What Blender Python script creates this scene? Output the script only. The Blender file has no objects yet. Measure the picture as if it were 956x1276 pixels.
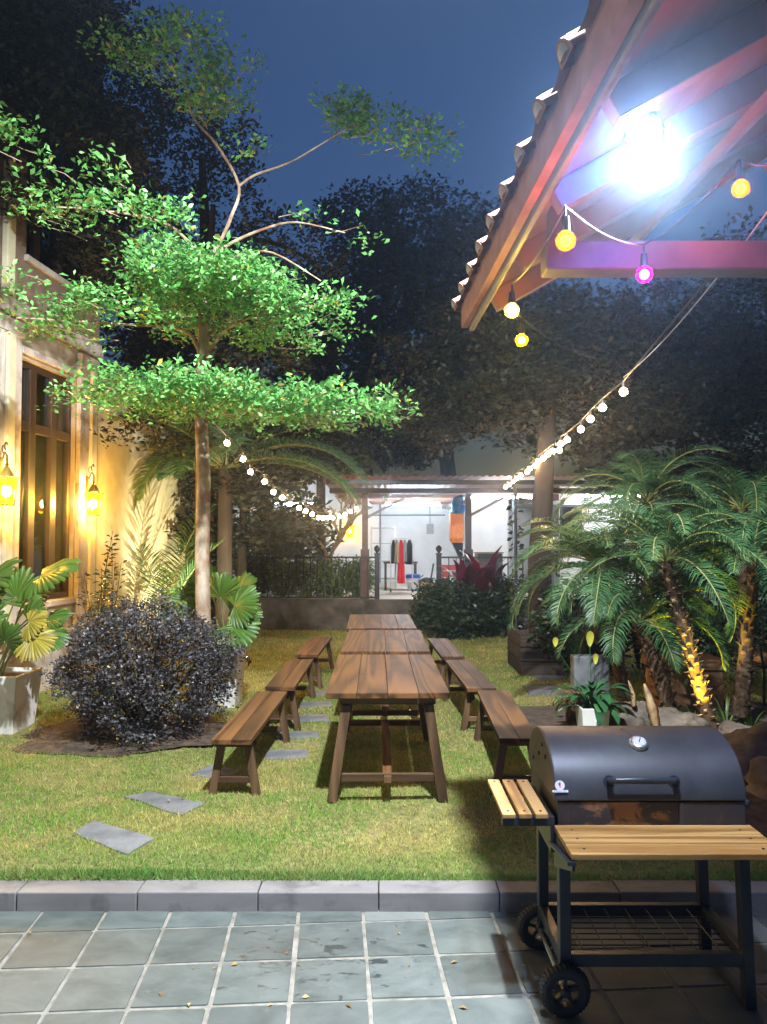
import bpy, bmesh, math, random
import numpy as np
from mathutils import Vector, Matrix, Quaternion
from mathutils import noise as mnoise

SC = bpy.context.scene
COL = SC.collection
PI = math.pi
R = math.radians

# ------------------------------------------------------------------ camera
CAM_H, FPX, CX, CY = 1.70, 958.0, 478.0, 638.0
PITCH = math.atan(37.0 / FPX)
cd = bpy.data.cameras.new('camera')
cam = bpy.data.objects.new('camera', cd)
COL.objects.link(cam)
cam.location = (0, 0, CAM_H)
cam.rotation_euler = (PI / 2 + PITCH, 0, 0)
cd.sensor_fit = 'VERTICAL'
cd.sensor_height = 36.0
cd.lens = 36.0 * FPX / 1276.0
cd.clip_start, cd.clip_end = 0.05, 500
SC.camera = cam

# ------------------------------------------------------------------ night sky
w = bpy.data.worlds.new('World')
SC.world = w
w.use_nodes = True
nt = w.node_tree
nt.nodes.clear()
sky = nt.nodes.new('ShaderNodeTexSky')
sky.sky_type = 'NISHITA'
sky.sun_disc = False
sky.sun_elevation = R(-1.0)
sky.sun_rotation = R(200)
tint = nt.nodes.new('ShaderNodeMix')
tint.data_type = 'RGBA'
tint.blend_type = 'MULTIPLY'
tint.inputs[0].default_value = 1.0
tint.inputs[7].default_value = (0.22, 0.45, 1.0, 1)
bg = nt.nodes.new('ShaderNodeBackground')
bg.inputs['Strength'].default_value = 0.50
out = nt.nodes.new('ShaderNodeOutputWorld')
nt.links.new(sky.outputs[0], tint.inputs[6])
nt.links.new(tint.outputs[2], bg.inputs[0])
nt.links.new(bg.outputs[0], out.inputs[0])

# the big floodlight high on the eave, just above the top of the picture
FLOOD = Vector((0.28, 2.35, 5.2))
ld = bpy.data.lights.new('floodlight', 'SPOT')
ld.energy = 3250
ld.spot_size = R(134)
ld.spot_blend = 0.30
ld.color = (0.90, 0.96, 1.0)
ld.shadow_soft_size = 0.07
lo = bpy.data.objects.new('floodlight', ld)
COL.objects.link(lo)
lo.location = FLOOD
lo.rotation_euler = Vector((-0.12, 0.42, -0.90)).to_track_quat('-Z', 'Y').to_euler()

vs = SC.view_settings
vs.view_transform = 'Standard'
vs.look = 'None'
vs.exposure = 0.34
vs.gamma = 1.0
vs.use_curve_mapping = False
cy = SC.cycles
cy.max_bounces = 6
cy.diffuse_bounces = 2
cy.glossy_bounces = 2
cy.transmission_bounces = 4
cy.transparent_max_bounces = 8
cy.volume_bounces = 0
cy.use_light_tree = True
cy.sample_clamp_indirect = 4.0
cy.caustics_reflective = False
cy.caustics_refractive = False
cy.use_denoising = True

# ------------------------------------------------------------------ projection helpers (photo pixels of 956x1276 and real distance)
_ct, _st = math.cos(PITCH), math.sin(PITCH)

def ray(x, y):
    u = (x - CX) / FPX
    v = (CY - y) / FPX
    return Vector((u, _ct - v * _st, _st + v * _ct))

def at(x, y, Y):
    d = ray(x, y)
    return Vector((0, 0, CAM_H)) + d * (Y / d.y)

def gz(x, y, z):
    d = ray(x, y)
    return Vector((0, 0, CAM_H)) + d * ((z - CAM_H) / d.z)

# ------------------------------------------------------------------ objects
def tag(o, label=None, cat=None, group=None, kind=None):
    if label: o['label'] = label
    if cat: o['category'] = cat
    if group: o['group'] = group
    if kind: o['kind'] = kind
    return o

def thing(name, label, cat, loc=(0, 0, 0), rz=0.0, group=None):
    o = bpy.data.objects.new(name, None)
    COL.objects.link(o)
    o.empty_display_size = 0.1
    o.location = loc
    o.rotation_euler = (0, 0, rz)
    return tag(o, label, cat, group)

def rootloc(o):
    while o.parent is not None:
        o = o.parent
    return Vector(o.location)

def kids(o):
    return list(o.children)

def copy_tree(o, parent=None):
    c = o.copy()
    COL.objects.link(c)
    if parent is not None:
        c.parent = parent
    for ch in kids(o):
        copy_tree(ch, c)
    return c

def link_mesh(name, me, m, parent=None, loc=None, smooth=False):
    o = bpy.data.objects.new(name, me)
    COL.objects.link(o)
    if m is not None:
        me.materials.append(m)
    if parent is not None:
        o.parent = parent
    if loc is not None:
        o.location = loc
    if smooth:
        me.polygons.foreach_set('use_smooth', [True] * len(me.polygons))
    return o

class MB:
    """collects hard-surface shapes, links them as one mesh object"""
    def __init__(s):
        s.v, s.f = [], []
    def add(s, v, f):
        b = len(s.v)
        s.v += [Vector(p) for p in v]
        s.f += [tuple(i + b for i in q) for q in f]
        return s
    def hexa(s, p):
        return s.add(p, [(0, 3, 2, 1), (4, 5, 6, 7), (0, 1, 5, 4), (1, 2, 6, 5), (2, 3, 7, 6), (3, 0, 4, 7)])
    def box(s, x0, x1, y0, y1, z0, z1):
        return s.hexa([(x0, y0, z0), (x1, y0, z0), (x1, y1, z0), (x0, y1, z0), (x0, y0, z1), (x1, y0, z1), (x1, y1, z1), (x0, y1, z1)])
    def bar(s, a, b, w, h, up=(0, 0, 1)):
        a, b, up = Vector(a), Vector(b), Vector(up)
        d = (b - a).normalized()
        if abs(d.dot(up)) > 0.98:
            up = Vector((0, 1, 0))
        x = d.cross(up).normalized() * (w / 2)
        z = x.cross(d).normalized() * (h / 2)
        return s.hexa([a - x - z, a + x - z, b + x - z, b - x - z, a - x + z, a + x + z, b + x + z, b - x + z])
    def tube(s, pts, rad, seg=8, cap=True):
        pts = [Vector(p) for p in pts]
        n = len(pts)
        if not hasattr(rad, '__len__'):
            rad = [rad] * n
        vs_, fs = [], []
        up = None
        for i, p in enumerate(pts):
            d = (pts[min(i + 1, n - 1)] - pts[max(i - 1, 0)])
            d = d.normalized() if d.length > 1e-9 else Vector((0, 0, 1))
            if up is None:
                up = Vector((0, 0, 1)) if abs(d.z) < 0.9 else Vector((0, 1, 0))
            x = d.cross(up).normalized()
            y = x.cross(d).normalized()
            up = y
            for k in range(seg):
                t = 2 * PI * k / seg
                vs_.append(p + (x * math.cos(t) + y * math.sin(t)) * rad[i])
        for i in range(n - 1):
            for k in range(seg):
                k2 = (k + 1) % seg
                fs.append((i * seg + k, i * seg + k2, (i + 1) * seg + k2, (i + 1) * seg + k))
        if cap:
            fs.append(tuple(range(seg))[::-1])
            fs.append(tuple((n - 1) * seg + k for k in range(seg)))
        return s.add(vs_, fs)
    def lathe(s, prof, c=(0, 0, 0), seg=16, axis='z'):
        vs_, fs = [], []
        c = Vector(c)
        for (r, h) in prof:
            for k in range(seg):
                t = 2 * PI * k / seg
                a, b = r * math.cos(t), r * math.sin(t)
                vs_.append(c + (Vector((a, b, h)) if axis == 'z' else Vector((a, h, b)) if axis == 'y' else Vector((h, a, b))))
        n = len(prof)
        for i in range(n - 1):
            for k in range(seg):
                k2 = (k + 1) % seg
                fs.append((i * seg + k, i * seg + k2, (i + 1) * seg + k2, (i + 1) * seg + k))
        fs.append(tuple(range(seg))[::-1])
        fs.append(tuple((n - 1) * seg + k for k in range(seg)))
        return s.add(vs_, fs)
    def ball(s, c, r, seg=12, rings=8, sz=1.0):
        prof = [(max(r * math.sin(PI * i / rings), 1e-4), -r * sz * math.cos(PI * i / rings)) for i in range(rings + 1)]
        return s.lathe(prof, c, seg)
    def prism(s, poly, a, b, axis='x'):
        """2-D outline (u, v) extruded from a to b along an axis; u,v are the two other axes in order"""
        def P(u, v, t):
            return (t, u, v) if axis == 'x' else (u, t, v) if axis == 'y' else (u, v, t)
        n = len(poly)
        vs_ = [P(u, v, a) for u, v in poly] + [P(u, v, b) for u, v in poly]
        fs = [tuple(range(n))[::-1], tuple(range(n, 2 * n))]
        fs += [(i, (i + 1) % n, n + (i + 1) % n, n + i) for i in range(n)]
        return s.add(vs_, fs)
    def build(s, name, m, parent=None, loc=None, world=False, smooth=False, bevel=0.0, auto=None):
        off = Vector((0, 0, 0))
        if world:
            off = rootloc(parent) if parent is not None else Vector(loc or (0, 0, 0))
        me = bpy.data.meshes.new(name)
        me.from_pydata([tuple(p - off) for p in s.v], [], s.f)
        bm = bmesh.new()
        bm.from_mesh(me)
        bmesh.ops.recalc_face_normals(bm, faces=bm.faces)
        if smooth:
            for f in bm.faces:
                f.smooth = True
            lim = R(auto or 40)
            for e in bm.edges:
                if len(e.link_faces) == 2 and e.calc_face_angle(0) > lim:
                    e.smooth = False
        bm.to_mesh(me)
        bm.free()
        o = link_mesh(name, me, m, parent, loc)
        if bevel:
            md = o.modifiers.new('bevel', 'BEVEL')
            md.width = bevel
            md.segments = 2
            md.limit_method = 'ANGLE'
            md.angle_limit = R(50)
        return o

class NB:
    """numpy mesh: all faces with K corners"""
    def __init__(s, K=4):
        s.K, s.V, s.F, s.n = K, [], [], 0
    def add(s, V, F):
        V = np.asarray(V, dtype=np.float32).reshape(-1, 3)
        s.V.append(V)
        s.F.append(np.asarray(F, dtype=np.int32).reshape(-1, s.K) + s.n)
        s.n += len(V)
        return s
    def build(s, name, m, parent=None, loc=None, world=True, smooth=False):
        V = np.concatenate(s.V)
        F = np.concatenate(s.F)
        if world:
            off = rootloc(parent) if parent is not None else Vector(loc or (0, 0, 0))
            V = V - np.array(off, dtype=np.float32)
        me = bpy.data.meshes.new(name)
        me.vertices.add(len(V))
        me.vertices.foreach_set('co', V.astype(np.float32).ravel())
        me.loops.add(F.size)
        me.loops.foreach_set('vertex_index', F.ravel())
        me.polygons.add(len(F))
        me.polygons.foreach_set('loop_start', np.arange(len(F), dtype=np.int32) * s.K)
        me.update(calc_edges=True)
        return link_mesh(name, me, m, parent, loc, smooth)

def nrm(a):
    return a / np.maximum(np.linalg.norm(a, axis=-1, keepdims=True), 1e-9)

def kites(P, D, N, L, W, wide=0.6, fold=0.12):
    """leaf-shaped folded quads: base P, along D, face normal N"""
    D = nrm(D)
    S = nrm(np.cross(D, N))
    N = nrm(np.cross(S, D))
    L = np.broadcast_to(np.asarray(L, dtype=float).reshape(-1, 1), (len(P), 1))
    W = np.broadcast_to(np.asarray(W, dtype=float).reshape(-1, 1), (len(P), 1))
    V = np.empty((len(P), 4, 3))
    V[:, 0] = P
    V[:, 1] = P + D * L * wide + S * W / 2 + N * L * fold
    V[:, 2] = P + D * L
    V[:, 3] = P + D * L * wide - S * W / 2 + N * L * fold
    F = np.arange(len(P) * 4).reshape(-1, 4)
    return V.reshape(-1, 3), F

def tube_np(pts, rad, seg=5):
    pts = np.asarray(pts, dtype=float)
    n = len(pts)
    rad = np.broadcast_to(np.asarray(rad, dtype=float), (n,))
    T = nrm(np.gradient(pts, axis=0))
    up = np.where(np.abs(T[:, 2:3]) < 0.95, np.array([[0, 0, 1.0]]), np.array([[0, 1.0, 0]]))
    X = nrm(np.cross(T, up))
    Y = np.cross(X, T)
    t = np.arange(seg) * 2 * PI / seg
    V = pts[:, None] + rad[:, None, None] * (X[:, None] * np.cos(t)[None, :, None] + Y[:, None] * np.sin(t)[None, :, None])
    i = np.arange(n - 1)[:, None] * seg
    k = np.arange(seg)[None]
    k2 = (k + 1) % seg
    F = np.stack([i + k, i + k2, i + seg + k2, i + seg + k], -1).reshape(-1, 4)
    return V.reshape(-1, 3), F

# ------------------------------------------------------------------ materials
def new_mat(name):
    m = bpy.data.materials.new(name)
    m.use_nodes = True
    t = m.node_tree
    return m, t, t.nodes, t.links, t.nodes['Principled BSDF']

def mixc(n, l, fac, a, b, mode='MIX'):
    x = n.new('ShaderNodeMix')
    x.data_type = 'RGBA'
    x.blend_type = mode
    for s, v in ((0, fac), (6, a), (7, b)):
        if hasattr(v, 'links'):
            l.new(v, x.inputs[s])
        elif s == 0:
            x.inputs[0].default_value = v
        else:
            x.inputs[s].default_value = (*v, 1)
    return x.outputs[2]

def ramp(n, l, src, lo_, hi):
    x = n.new('ShaderNodeMapRange')
    l.new(src, x.inputs[0])
    x.inputs[1].default_value, x.inputs[2].default_value = lo_, hi
    return x.outputs[0]

def noise(n, l, scale, stretch=(1, 1, 1), detail=4.0, rough=0.55, dist=0.0, vec=None):
    if vec is None:
        tc = n.new('ShaderNodeTexCoord')
        vec = tc.outputs['Object']
    mp = n.new('ShaderNodeMapping')
    mp.inputs['Scale'].default_value = stretch
    l.new(vec, mp.inputs[0])
    x = n.new('ShaderNodeTexNoise')
    x.inputs['Scale'].default_value = scale
    x.inputs['Detail'].default_value = detail
    x.inputs['Roughness'].default_value = rough
    x.inputs['Distortion'].default_value = dist
    l.new(mp.outputs[0], x.inputs['Vector'])
    return x.outputs[0]

def bump(n, l, h, strength, dist=0.01):
    b = n.new('ShaderNodeBump')
    b.inputs['Strength'].default_value = strength
    b.inputs['Distance'].default_value = dist
    l.new(h, b.inputs['Height'])
    return b.outputs[0]

def island(n):
    return n.new('ShaderNodeNewGeometry').outputs['Random Per Island']

def bright(n, l, col, rnd, lo_, hi):
    h = n.new('ShaderNodeHueSaturation')
    x = n.new('ShaderNodeMapRange')
    l.new(rnd, x.inputs[0])
    x.inputs[3].default_value, x.inputs[4].default_value = lo_, hi
    l.new(x.outputs[0], h.inputs['Value'])
    l.new(col, h.inputs['Color'])
    return h.outputs[0]

def surf(name, c1, c2, scale=6, rough=0.6, stretch=(1, 1, 1), metal=0.0, bmp=0.0, lo_=0.35, hi=0.65, isl=0.0, detail=5, dist=0.0, spec=0.5, c3=None, s3=1.5):
    m, t, n, l, b = new_mat(name)
    f = noise(n, l, scale, stretch, detail, dist=dist)
    c = mixc(n, l, ramp(n, l, f, lo_, hi), c1, c2)
    if c3 is not None:
        c = mixc(n, l, ramp(n, l, noise(n, l, s3, (1, 1, 1), 6, 0.65), 0.52, 0.66), c, c3)
    if isl:
        c = bright(n, l, c, island(n), 1 - isl, 1 + isl)
    l.new(c, b.inputs['Base Color'])
    b.inputs['Roughness'].default_value = rough
    b.inputs['Metallic'].default_value = metal
    b.inputs['Specular IOR Level'].default_value = spec
    if bmp:
        l.new(bump(n, l, f, bmp), b.inputs['Normal'])
    return m

def wood(name, dark, light, axis='y', scale=1.0, rough=0.45, isl=0.18, ring=9.0, spec=0.3):
    m, t, n, l, b = new_mat(name)
    b.inputs['Specular IOR Level'].default_value = spec
    st = {'x': (0.06, 1, 1), 'y': (1, 0.06, 1), 'z': (1, 1, 0.06)}[axis]
    tc = n.new('ShaderNodeTexCoord')
    oi = n.new('ShaderNodeObjectInfo')
    sm = n.new('ShaderNodeMath')
    sm.operation = 'ADD'
    l.new(island(n), sm.inputs[0])
    l.new(oi.outputs['Random'], sm.inputs[1])
    fr0 = n.new('ShaderNodeMath')
    fr0.operation = 'FRACT'
    l.new(sm.outputs[0], fr0.inputs[0])
    rnd = fr0.outputs[0]
    off = n.new('ShaderNodeVectorMath')
    off.operation = 'ADD'
    cmb = n.new('ShaderNodeCombineXYZ')
    sc_ = n.new('ShaderNodeMath')
    sc_.operation = 'MULTIPLY'
    sc_.inputs[1].default_value = 7.0
    l.new(rnd, sc_.inputs[0])
    for k in range(3):
        l.new(sc_.outputs[0], cmb.inputs[k])
    l.new(tc.outputs['Object'], off.inputs[0])
    l.new(cmb.outputs[0], off.inputs[1])
    v = off.outputs[0]
    base = noise(n, l, 3.2 * scale, st, 2, 0.5, 0.6, v)
    mul = n.new('ShaderNodeMath')
    mul.operation = 'MULTIPLY'
    mul.inputs[1].default_value = ring * 6.0
    l.new(base, mul.inputs[0])
    sn = n.new('ShaderNodeMath')
    sn.operation = 'SINE'
    l.new(mul.outputs[0], sn.inputs[0])
    rings = ramp(n, l, sn.outputs[0], -0.9, 1.0)
    fine = noise(n, l, 60 * scale, tuple(x if x < 1 else 1 for x in st), 3, 0.6, 0, v)
    mx = n.new('ShaderNodeMath')
    mx.operation = 'MULTIPLY_ADD'
    l.new(rings, mx.inputs[0])
    mx.inputs[1].default_value = 0.62
    hf = n.new('ShaderNodeMath')
    hf.operation = 'MULTIPLY'
    hf.inputs[1].default_value = 0.5
    l.new(fine, hf.inputs[0])
    l.new(hf.outputs[0], mx.inputs[2])
    c = mixc(n, l, ramp(n, l, mx.outputs[0], 0.12, 0.85), dark, light)
    wear = noise(n, l, 2.5, (1, 1, 1), 5, 0.6)
    c = mixc(n, l, ramp(n, l, wear, 0.5, 0.9), c, tuple(x * 0.72 for x in light))
    if isl:
        c = bright(n, l, c, rnd, 1 - isl, 1 + isl)
    l.new(c, b.inputs['Base Color'])
    b.inputs['Roughness'].default_value = rough
    l.new(bump(n, l, mx.outputs[0], 0.25, 0.004), b.inputs['Normal'])
    return m

def leafm(name, c1, c2, trans=0.35, rough=0.45, var=0.35, c3=None, f3=0.12):
    m, t, n, l, b = new_mat(name)
    rnd = island(n)
    c = mixc(n, l, rnd, c1, c2)
    if c3 is not None:
        wn = n.new('ShaderNodeTexWhiteNoise')
        wn.noise_dimensions = '1D'
        l.new(rnd, wn.inputs['W'])
        lt = n.new('ShaderNodeMath')
        lt.operation = 'LESS_THAN'
        lt.inputs[1].default_value = f3
        l.new(wn.outputs[0], lt.inputs[0])
        c = mixc(n, l, lt.outputs[0], c, c3)
    wn2 = n.new('ShaderNodeTexWhiteNoise')
    wn2.noise_dimensions = '1D'
    ad = n.new('ShaderNodeMath')
    ad.inputs[1].default_value = 3.7
    l.new(rnd, ad.inputs[0])
    l.new(ad.outputs[0], wn2.inputs['W'])
    c = bright(n, l, c, wn2.outputs[0], 1 - var, 1 + var)
    l.new(c, b.inputs['Base Color'])
    b.inputs['Roughness'].default_value = rough
    tr = n.new('ShaderNodeBsdfTranslucent')
    l.new(c, tr.inputs['Color'])
    mx = n.new('ShaderNodeMixShader')
    mx.inputs[0].default_value = trans
    l.new(b.outputs[0], mx.inputs[1])
    l.new(tr.outputs[0], mx.inputs[2])
    l.new(mx.outputs[0], n['Material Output'].inputs['Surface'])
    return m

def glow(name, col, strength):
    m, t, n, l, b = new_mat(name)
    b.inputs['Base Color'].default_value = (*[min(1, c) for c in col], 1)
    b.inputs['Emission Color'].default_value = (*col, 1)
    b.inputs['Emission Strength'].default_value = strength
    return m

def plain(name, c, rough=0.5, metal=0.0, var=0.12, scale=25, bmp=0.0):
    return surf(name, tuple(x * (1 - var) for x in c), tuple(min(1, x * (1 + var)) for x in c), scale, rough, metal=metal, bmp=bmp)
# ------------------------------------------------------------------ shared materials
M = {}
M['grout'] = surf('grout', (0.13, 0.122, 0.10), (0.24, 0.222, 0.19), 14, 0.9, bmp=0.2)
M['soil'] = surf('soil', (0.035, 0.024, 0.018), (0.10, 0.068, 0.045), 14, 0.95, bmp=0.6, detail=8)
M['kerb'] = surf('kerb_stone', (0.140, 0.133, 0.132), (0.205, 0.196, 0.194), 3.5, 0.6, stretch=(0.6, 1.5, 3), bmp=0.05, isl=0.06, dist=0.8, c3=(0.105, 0.102, 0.104), s3=5)
M['slab'] = surf('stepping_slab', (0.085, 0.092, 0.10), (0.16, 0.168, 0.175), 7, 0.75, bmp=0.15, isl=0.1)
M['dark_wood'] = wood('stained_wood', (0.024, 0.011, 0.005), (0.135, 0.062, 0.022), 'y', rough=0.55, isl=0.22, spec=0.22)
M['leg_wood'] = wood('leg_wood', (0.035, 0.019, 0.010), (0.13, 0.074, 0.038), 'z', rough=0.5, isl=0.25)
M['rail_wood'] = wood('rail_wood', (0.035, 0.019, 0.010), (0.13, 0.074, 0.038), 'x', rough=0.5, isl=0.2)
M['pine_x'] = wood('pine_board_wide', (0.20, 0.085, 0.018), (0.52, 0.29, 0.095), 'x', rough=0.5, isl=0.08, scale=1.5, ring=6)
M['pine_y'] = wood('pine_slat_wood', (0.34, 0.155, 0.045), (0.58, 0.34, 0.125), 'y', rough=0.5, isl=0.12, scale=1.5, ring=5)
M['black_iron'] = plain('black_iron', (0.018, 0.019, 0.022), 0.42, 0.2, 0.25, 30, 0.05)
M['black_paint'] = plain('satin_black_paint', (0.022, 0.026, 0.034), 0.38, 0.0, 0.2, 12, 0.03)
M['rubber'] = plain('rubber', (0.020, 0.020, 0.022), 0.7, 0, 0.2, 40)
M['steel'] = plain('steel', (0.55, 0.56, 0.58), 0.3, 0.9, 0.1)
M['white_pot'] = surf('white_planter', (0.56, 0.55, 0.52), (0.74, 0.73, 0.70), 5, 0.7, stretch=(1, 1, 0.4), bmp=0.1, c3=(0.40, 0.38, 0.33), s3=4)
M['wire'] = plain('cable_black', (0.02, 0.02, 0.02), 0.6)
M['wire_pale'] = plain('cable_pale', (0.55, 0.52, 0.5), 0.5)
M['socket'] = plain('socket_black', (0.03, 0.03, 0.03), 0.5)

# ------------------------------------------------------------------ patio of square slates
PAN = R(-3.7)
pe = Vector((math.cos(PAN), -math.sin(PAN), 0))      # along the rows, to the east
pn = Vector((math.sin(PAN), math.cos(PAN), 0))       # away from the camera
random.seed(4)
m, t, n, l, b = new_mat('slate')
tc = n.new('ShaderNodeTexCoord')
f1 = noise(n, l, 4.5, (1, 1.6, 1), 8, 0.62, 0.6)
f2 = noise(n, l, 22, (1, 1, 1), 5, 0.6)
c = mixc(n, l, ramp(n, l, f1, 0.32, 0.70), (0.054, 0.067, 0.062), (0.110, 0.126, 0.117))
c = mixc(n, l, ramp(n, l, f2, 0.58, 0.75), c, (0.10, 0.112, 0.11))
rndp = island(n)
c = bright(n, l, c, rndp, 0.82, 1.16)
# a few tiles are paler, and there is a patch of wet dark spots in the middle of the patio
wn = n.new('ShaderNodeTexWhiteNoise'); wn.noise_dimensions = '1D'
l.new(rndp, wn.inputs['W'])
lt = n.new('ShaderNodeMath'); lt.operation = 'GREATER_THAN'; lt.inputs[1].default_value = 0.9
l.new(wn.outputs[0], lt.inputs[0])
lm = n.new('ShaderNodeMath'); lm.operation = 'MULTIPLY'; lm.inputs[1].default_value = 0.5
l.new(lt.outputs[0], lm.inputs[0])
c = mixc(n, l, lm.outputs[0], c, (0.20, 0.205, 0.19))
ds = n.new('ShaderNodeVectorMath'); ds.operation = 'DISTANCE'
sp = gz(385, 1195, 0)
ds.inputs[1].default_value = sp
mp = n.new('ShaderNodeMapping'); mp.inputs['Scale'].default_value = (0.55, 1.0, 1)
mp.inputs['Location'].default_value = (sp.x * 0.45, 0, 0)
l.new(tc.outputs['Object'], mp.inputs[0])
l.new(mp.outputs[0], ds.inputs[0])
near = n.new('ShaderNodeMapRange')
near.inputs[1].default_value, near.inputs[2].default_value = 0.12, 0.50
near.inputs[3].default_value, near.inputs[4].default_value = 0.565, 0.70
l.new(ds.outputs['Value'], near.inputs[0])
wet = noise(n, l, 17, (0.7, 1.4, 1), 6, 0.68, 0.8)
sb = n.new('ShaderNodeMath'); sb.operation = 'SUBTRACT'
l.new(wet, sb.inputs[0]); l.new(near.outputs[0], sb.inputs[1])
wetm = ramp(n, l, sb.outputs[0], 0.0, 0.02)
c = mixc(n, l, wetm, c, (0.036, 0.043, 0.045))
l.new(c, b.inputs['Base Color'])
rr = n.new('ShaderNodeMapRange'); rr.inputs[3].default_value, rr.inputs[4].default_value = 0.58, 0.30
l.new(wetm, rr.inputs[0]); l.new(rr.outputs[0], b.inputs['Roughness'])
l.new(bump(n, l, f1, 0.25, 0.01), b.inputs['Normal'])
M['slate'] = m

g = MB()
g.box(-40, 40, -40, 60, -1.2, -0.30)
tag(g.build('ground', M['soil']), kind='structure')
g = MB()
g.box(-5.2, 5.5, -6, 3.70, -0.30, -0.001)
tag(g.build('patio_bed', M['grout']), kind='structure')
P0 = gz(452.5, 1141, 0)
PITCHT = 0.2935
pv = MB()
row0 = gz(400, 1195.8, 0)
d0 = (row0 - P0).dot(pn)
for i in range(-15, 17):
    for j in range(-26, 3):
        gap = 0.0052
        hx = PITCHT / 2 - gap
        ctr = P0 + pe * ((i + 0.5) * PITCHT) + pn * (d0 + (j + 0.5) * PITCHT)
        if ctr.y > 3.80 or ctr.y < -4.5:
            continue
        jx, jy = random.uniform(-.002, .002), random.uniform(-.003, .003)
        dz = random.uniform(-0.001, 0.0012)
        ch = 0.0055
        ring_o, ring_i = [], []
        for (sx, sy) in ((-1, -1), (1, -1), (1, 1), (-1, 1)):
            for (ox, oy) in (((ch, 0), (0, ch)) if sx * sy < 0 else ((0, ch), (ch, 0))):
                wob = random.uniform(-.0025, .0025)
                q = ctr + pe * (sx * (hx - ox) + jx + wob) + pn * (sy * (hx - oy) + jy + wob)
                ring_o.append(Vector((q.x, q.y, -0.010)))
                q2 = ctr + pe * (sx * (hx - ox - .004) + jx + wob) + pn * (sy * (hx - oy - .004) + jy + wob)
                ring_i.append(Vector((q2.x, q2.y, 0.003 + dz)))
        k = len(ring_o)
        pv.add(ring_o + ring_i, [tuple(range(k, 2 * k))] + [(a, (a + 1) % k, k + (a + 1) % k, k + a) for a in range(k)])
tag(pv.build('patio_paving', M['slate']), kind='structure')

# kerb
kb = MB()
x = gz(19, 1137, 0).x - 0.556 * 7
i = 0
while x < 5.3:
    L = 0.556
    y0 = 3.596 - 0.0012 * x
    z1 = 0.089 + random.uniform(-.0015, .0015)
    kb.hexa([(x + .002, y0, -.05), (x + L - .002, y0, -.05), (x + L - .002, y0 + .135, -.05), (x + .002, y0 + .135, -.05),
             (x + .002, y0 + .004, z1), (x + L - .002, y0 + .004, z1), (x + L - .002, y0 + .135, z1), (x + .002, y0 + .135, z1)])
    x += L
tag(kb.build('kerb', M['kerb'], bevel=0.006), kind='structure')

# ------------------------------------------------------------------ lawn
LZ = 0.085
m, t, n, l, b = new_mat('lawn_turf')
f1 = noise(n, l, 1.1, (1, 1, 1), 5, 0.6)
f2 = noise(n, l, 30, (1, 1, 1), 5, 0.7)
c = mixc(n, l, ramp(n, l, f1, 0.4, 0.6), (0.17, 0.21, 0.045), (0.34, 0.28, 0.11))
c = mixc(n, l, ramp(n, l, f2, 0.35, 0.7), c, (0.05, 0.055, 0.018))
l.new(c, b.inputs['Base Color']); b.inputs['Roughness'].default_value = 0.9
l.new(bump(n, l, f2, 0.8, 0.02), b.inputs['Normal'])
M['turf'] = m
nx, ny = 90, 90
X = np.linspace(-9.0, 9.0, nx); Y = np.linspace(3.728, 15.0, ny)
XX, YY = np.meshgrid(X, Y)
ZZ = LZ + 0.012 * np.sin(XX * 1.7 + 0.6) * np.sin(YY * 1.3) + 0.006 * np.sin(XX * 4.1) * np.cos(YY * 3.7)
ZZ[0] = LZ - 0.004
V = np.stack([XX, YY, ZZ], -1).reshape(-1, 3)
idx = np.arange(nx * ny).reshape(ny, nx)
F = np.stack([idx[:-1, :-1], idx[:-1, 1:], idx[1:, 1:], idx[1:, :-1]], -1).reshape(-1, 4)
tag(NB().add(V, F).build('lawn', M['turf'], smooth=True), kind='structure')

def lawn_z(x, y):
    return LZ + 0.012 * np.sin(x * 1.7 + 0.6) * np.sin(y * 1.3) + 0.006 * np.sin(x * 4.1) * np.cos(y * 3.7)

# stepping stones
STONES = [
    ([(90, 1036), (116, 1020), (192, 1042), (160, 1063)], 'pale slate slab nearest the kerb, set at a slant in the dry grass'),
    ([(157, 990), (188, 984), (256, 999), (226, 1013)], 'slate slab between the dry lawn and the first bench on the shrub side'),
    ([(238, 961), (262, 950), (300, 957), (276, 970)], 'slab half hidden behind the legs of the first bench near the shrub'),
    ([(332, 932), (384, 931), (386, 941), (330, 942)], 'slab lying just beyond the first bench beside the front table leg'),
    ([(346, 909), (398, 908), (400, 916), (344, 917)], 'slab under the gap between the first and second benches near the shrub'),
    ([(366, 889), (410, 888), (412, 896), (364, 897)], 'slab beside the legs of the second bench near the shrub'),
    ([(374, 874), (414, 873), (415, 879), (373, 880)], 'slab between the second and third benches near the shrub'),
    ([(384, 860), (416, 860), (417, 865), (383, 865)], 'slab beside the third bench, last of the path to the fence'),
    ([(652, 853), (694, 853), (705, 864), (660, 865)], 'pale slab in the shaded lawn by the palms'),
    ([(664, 838), (700, 838), (708, 846), (670, 847)], 'dim slab behind the pale one near the timber edging by the palms'),
]
stone_polys = []
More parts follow.
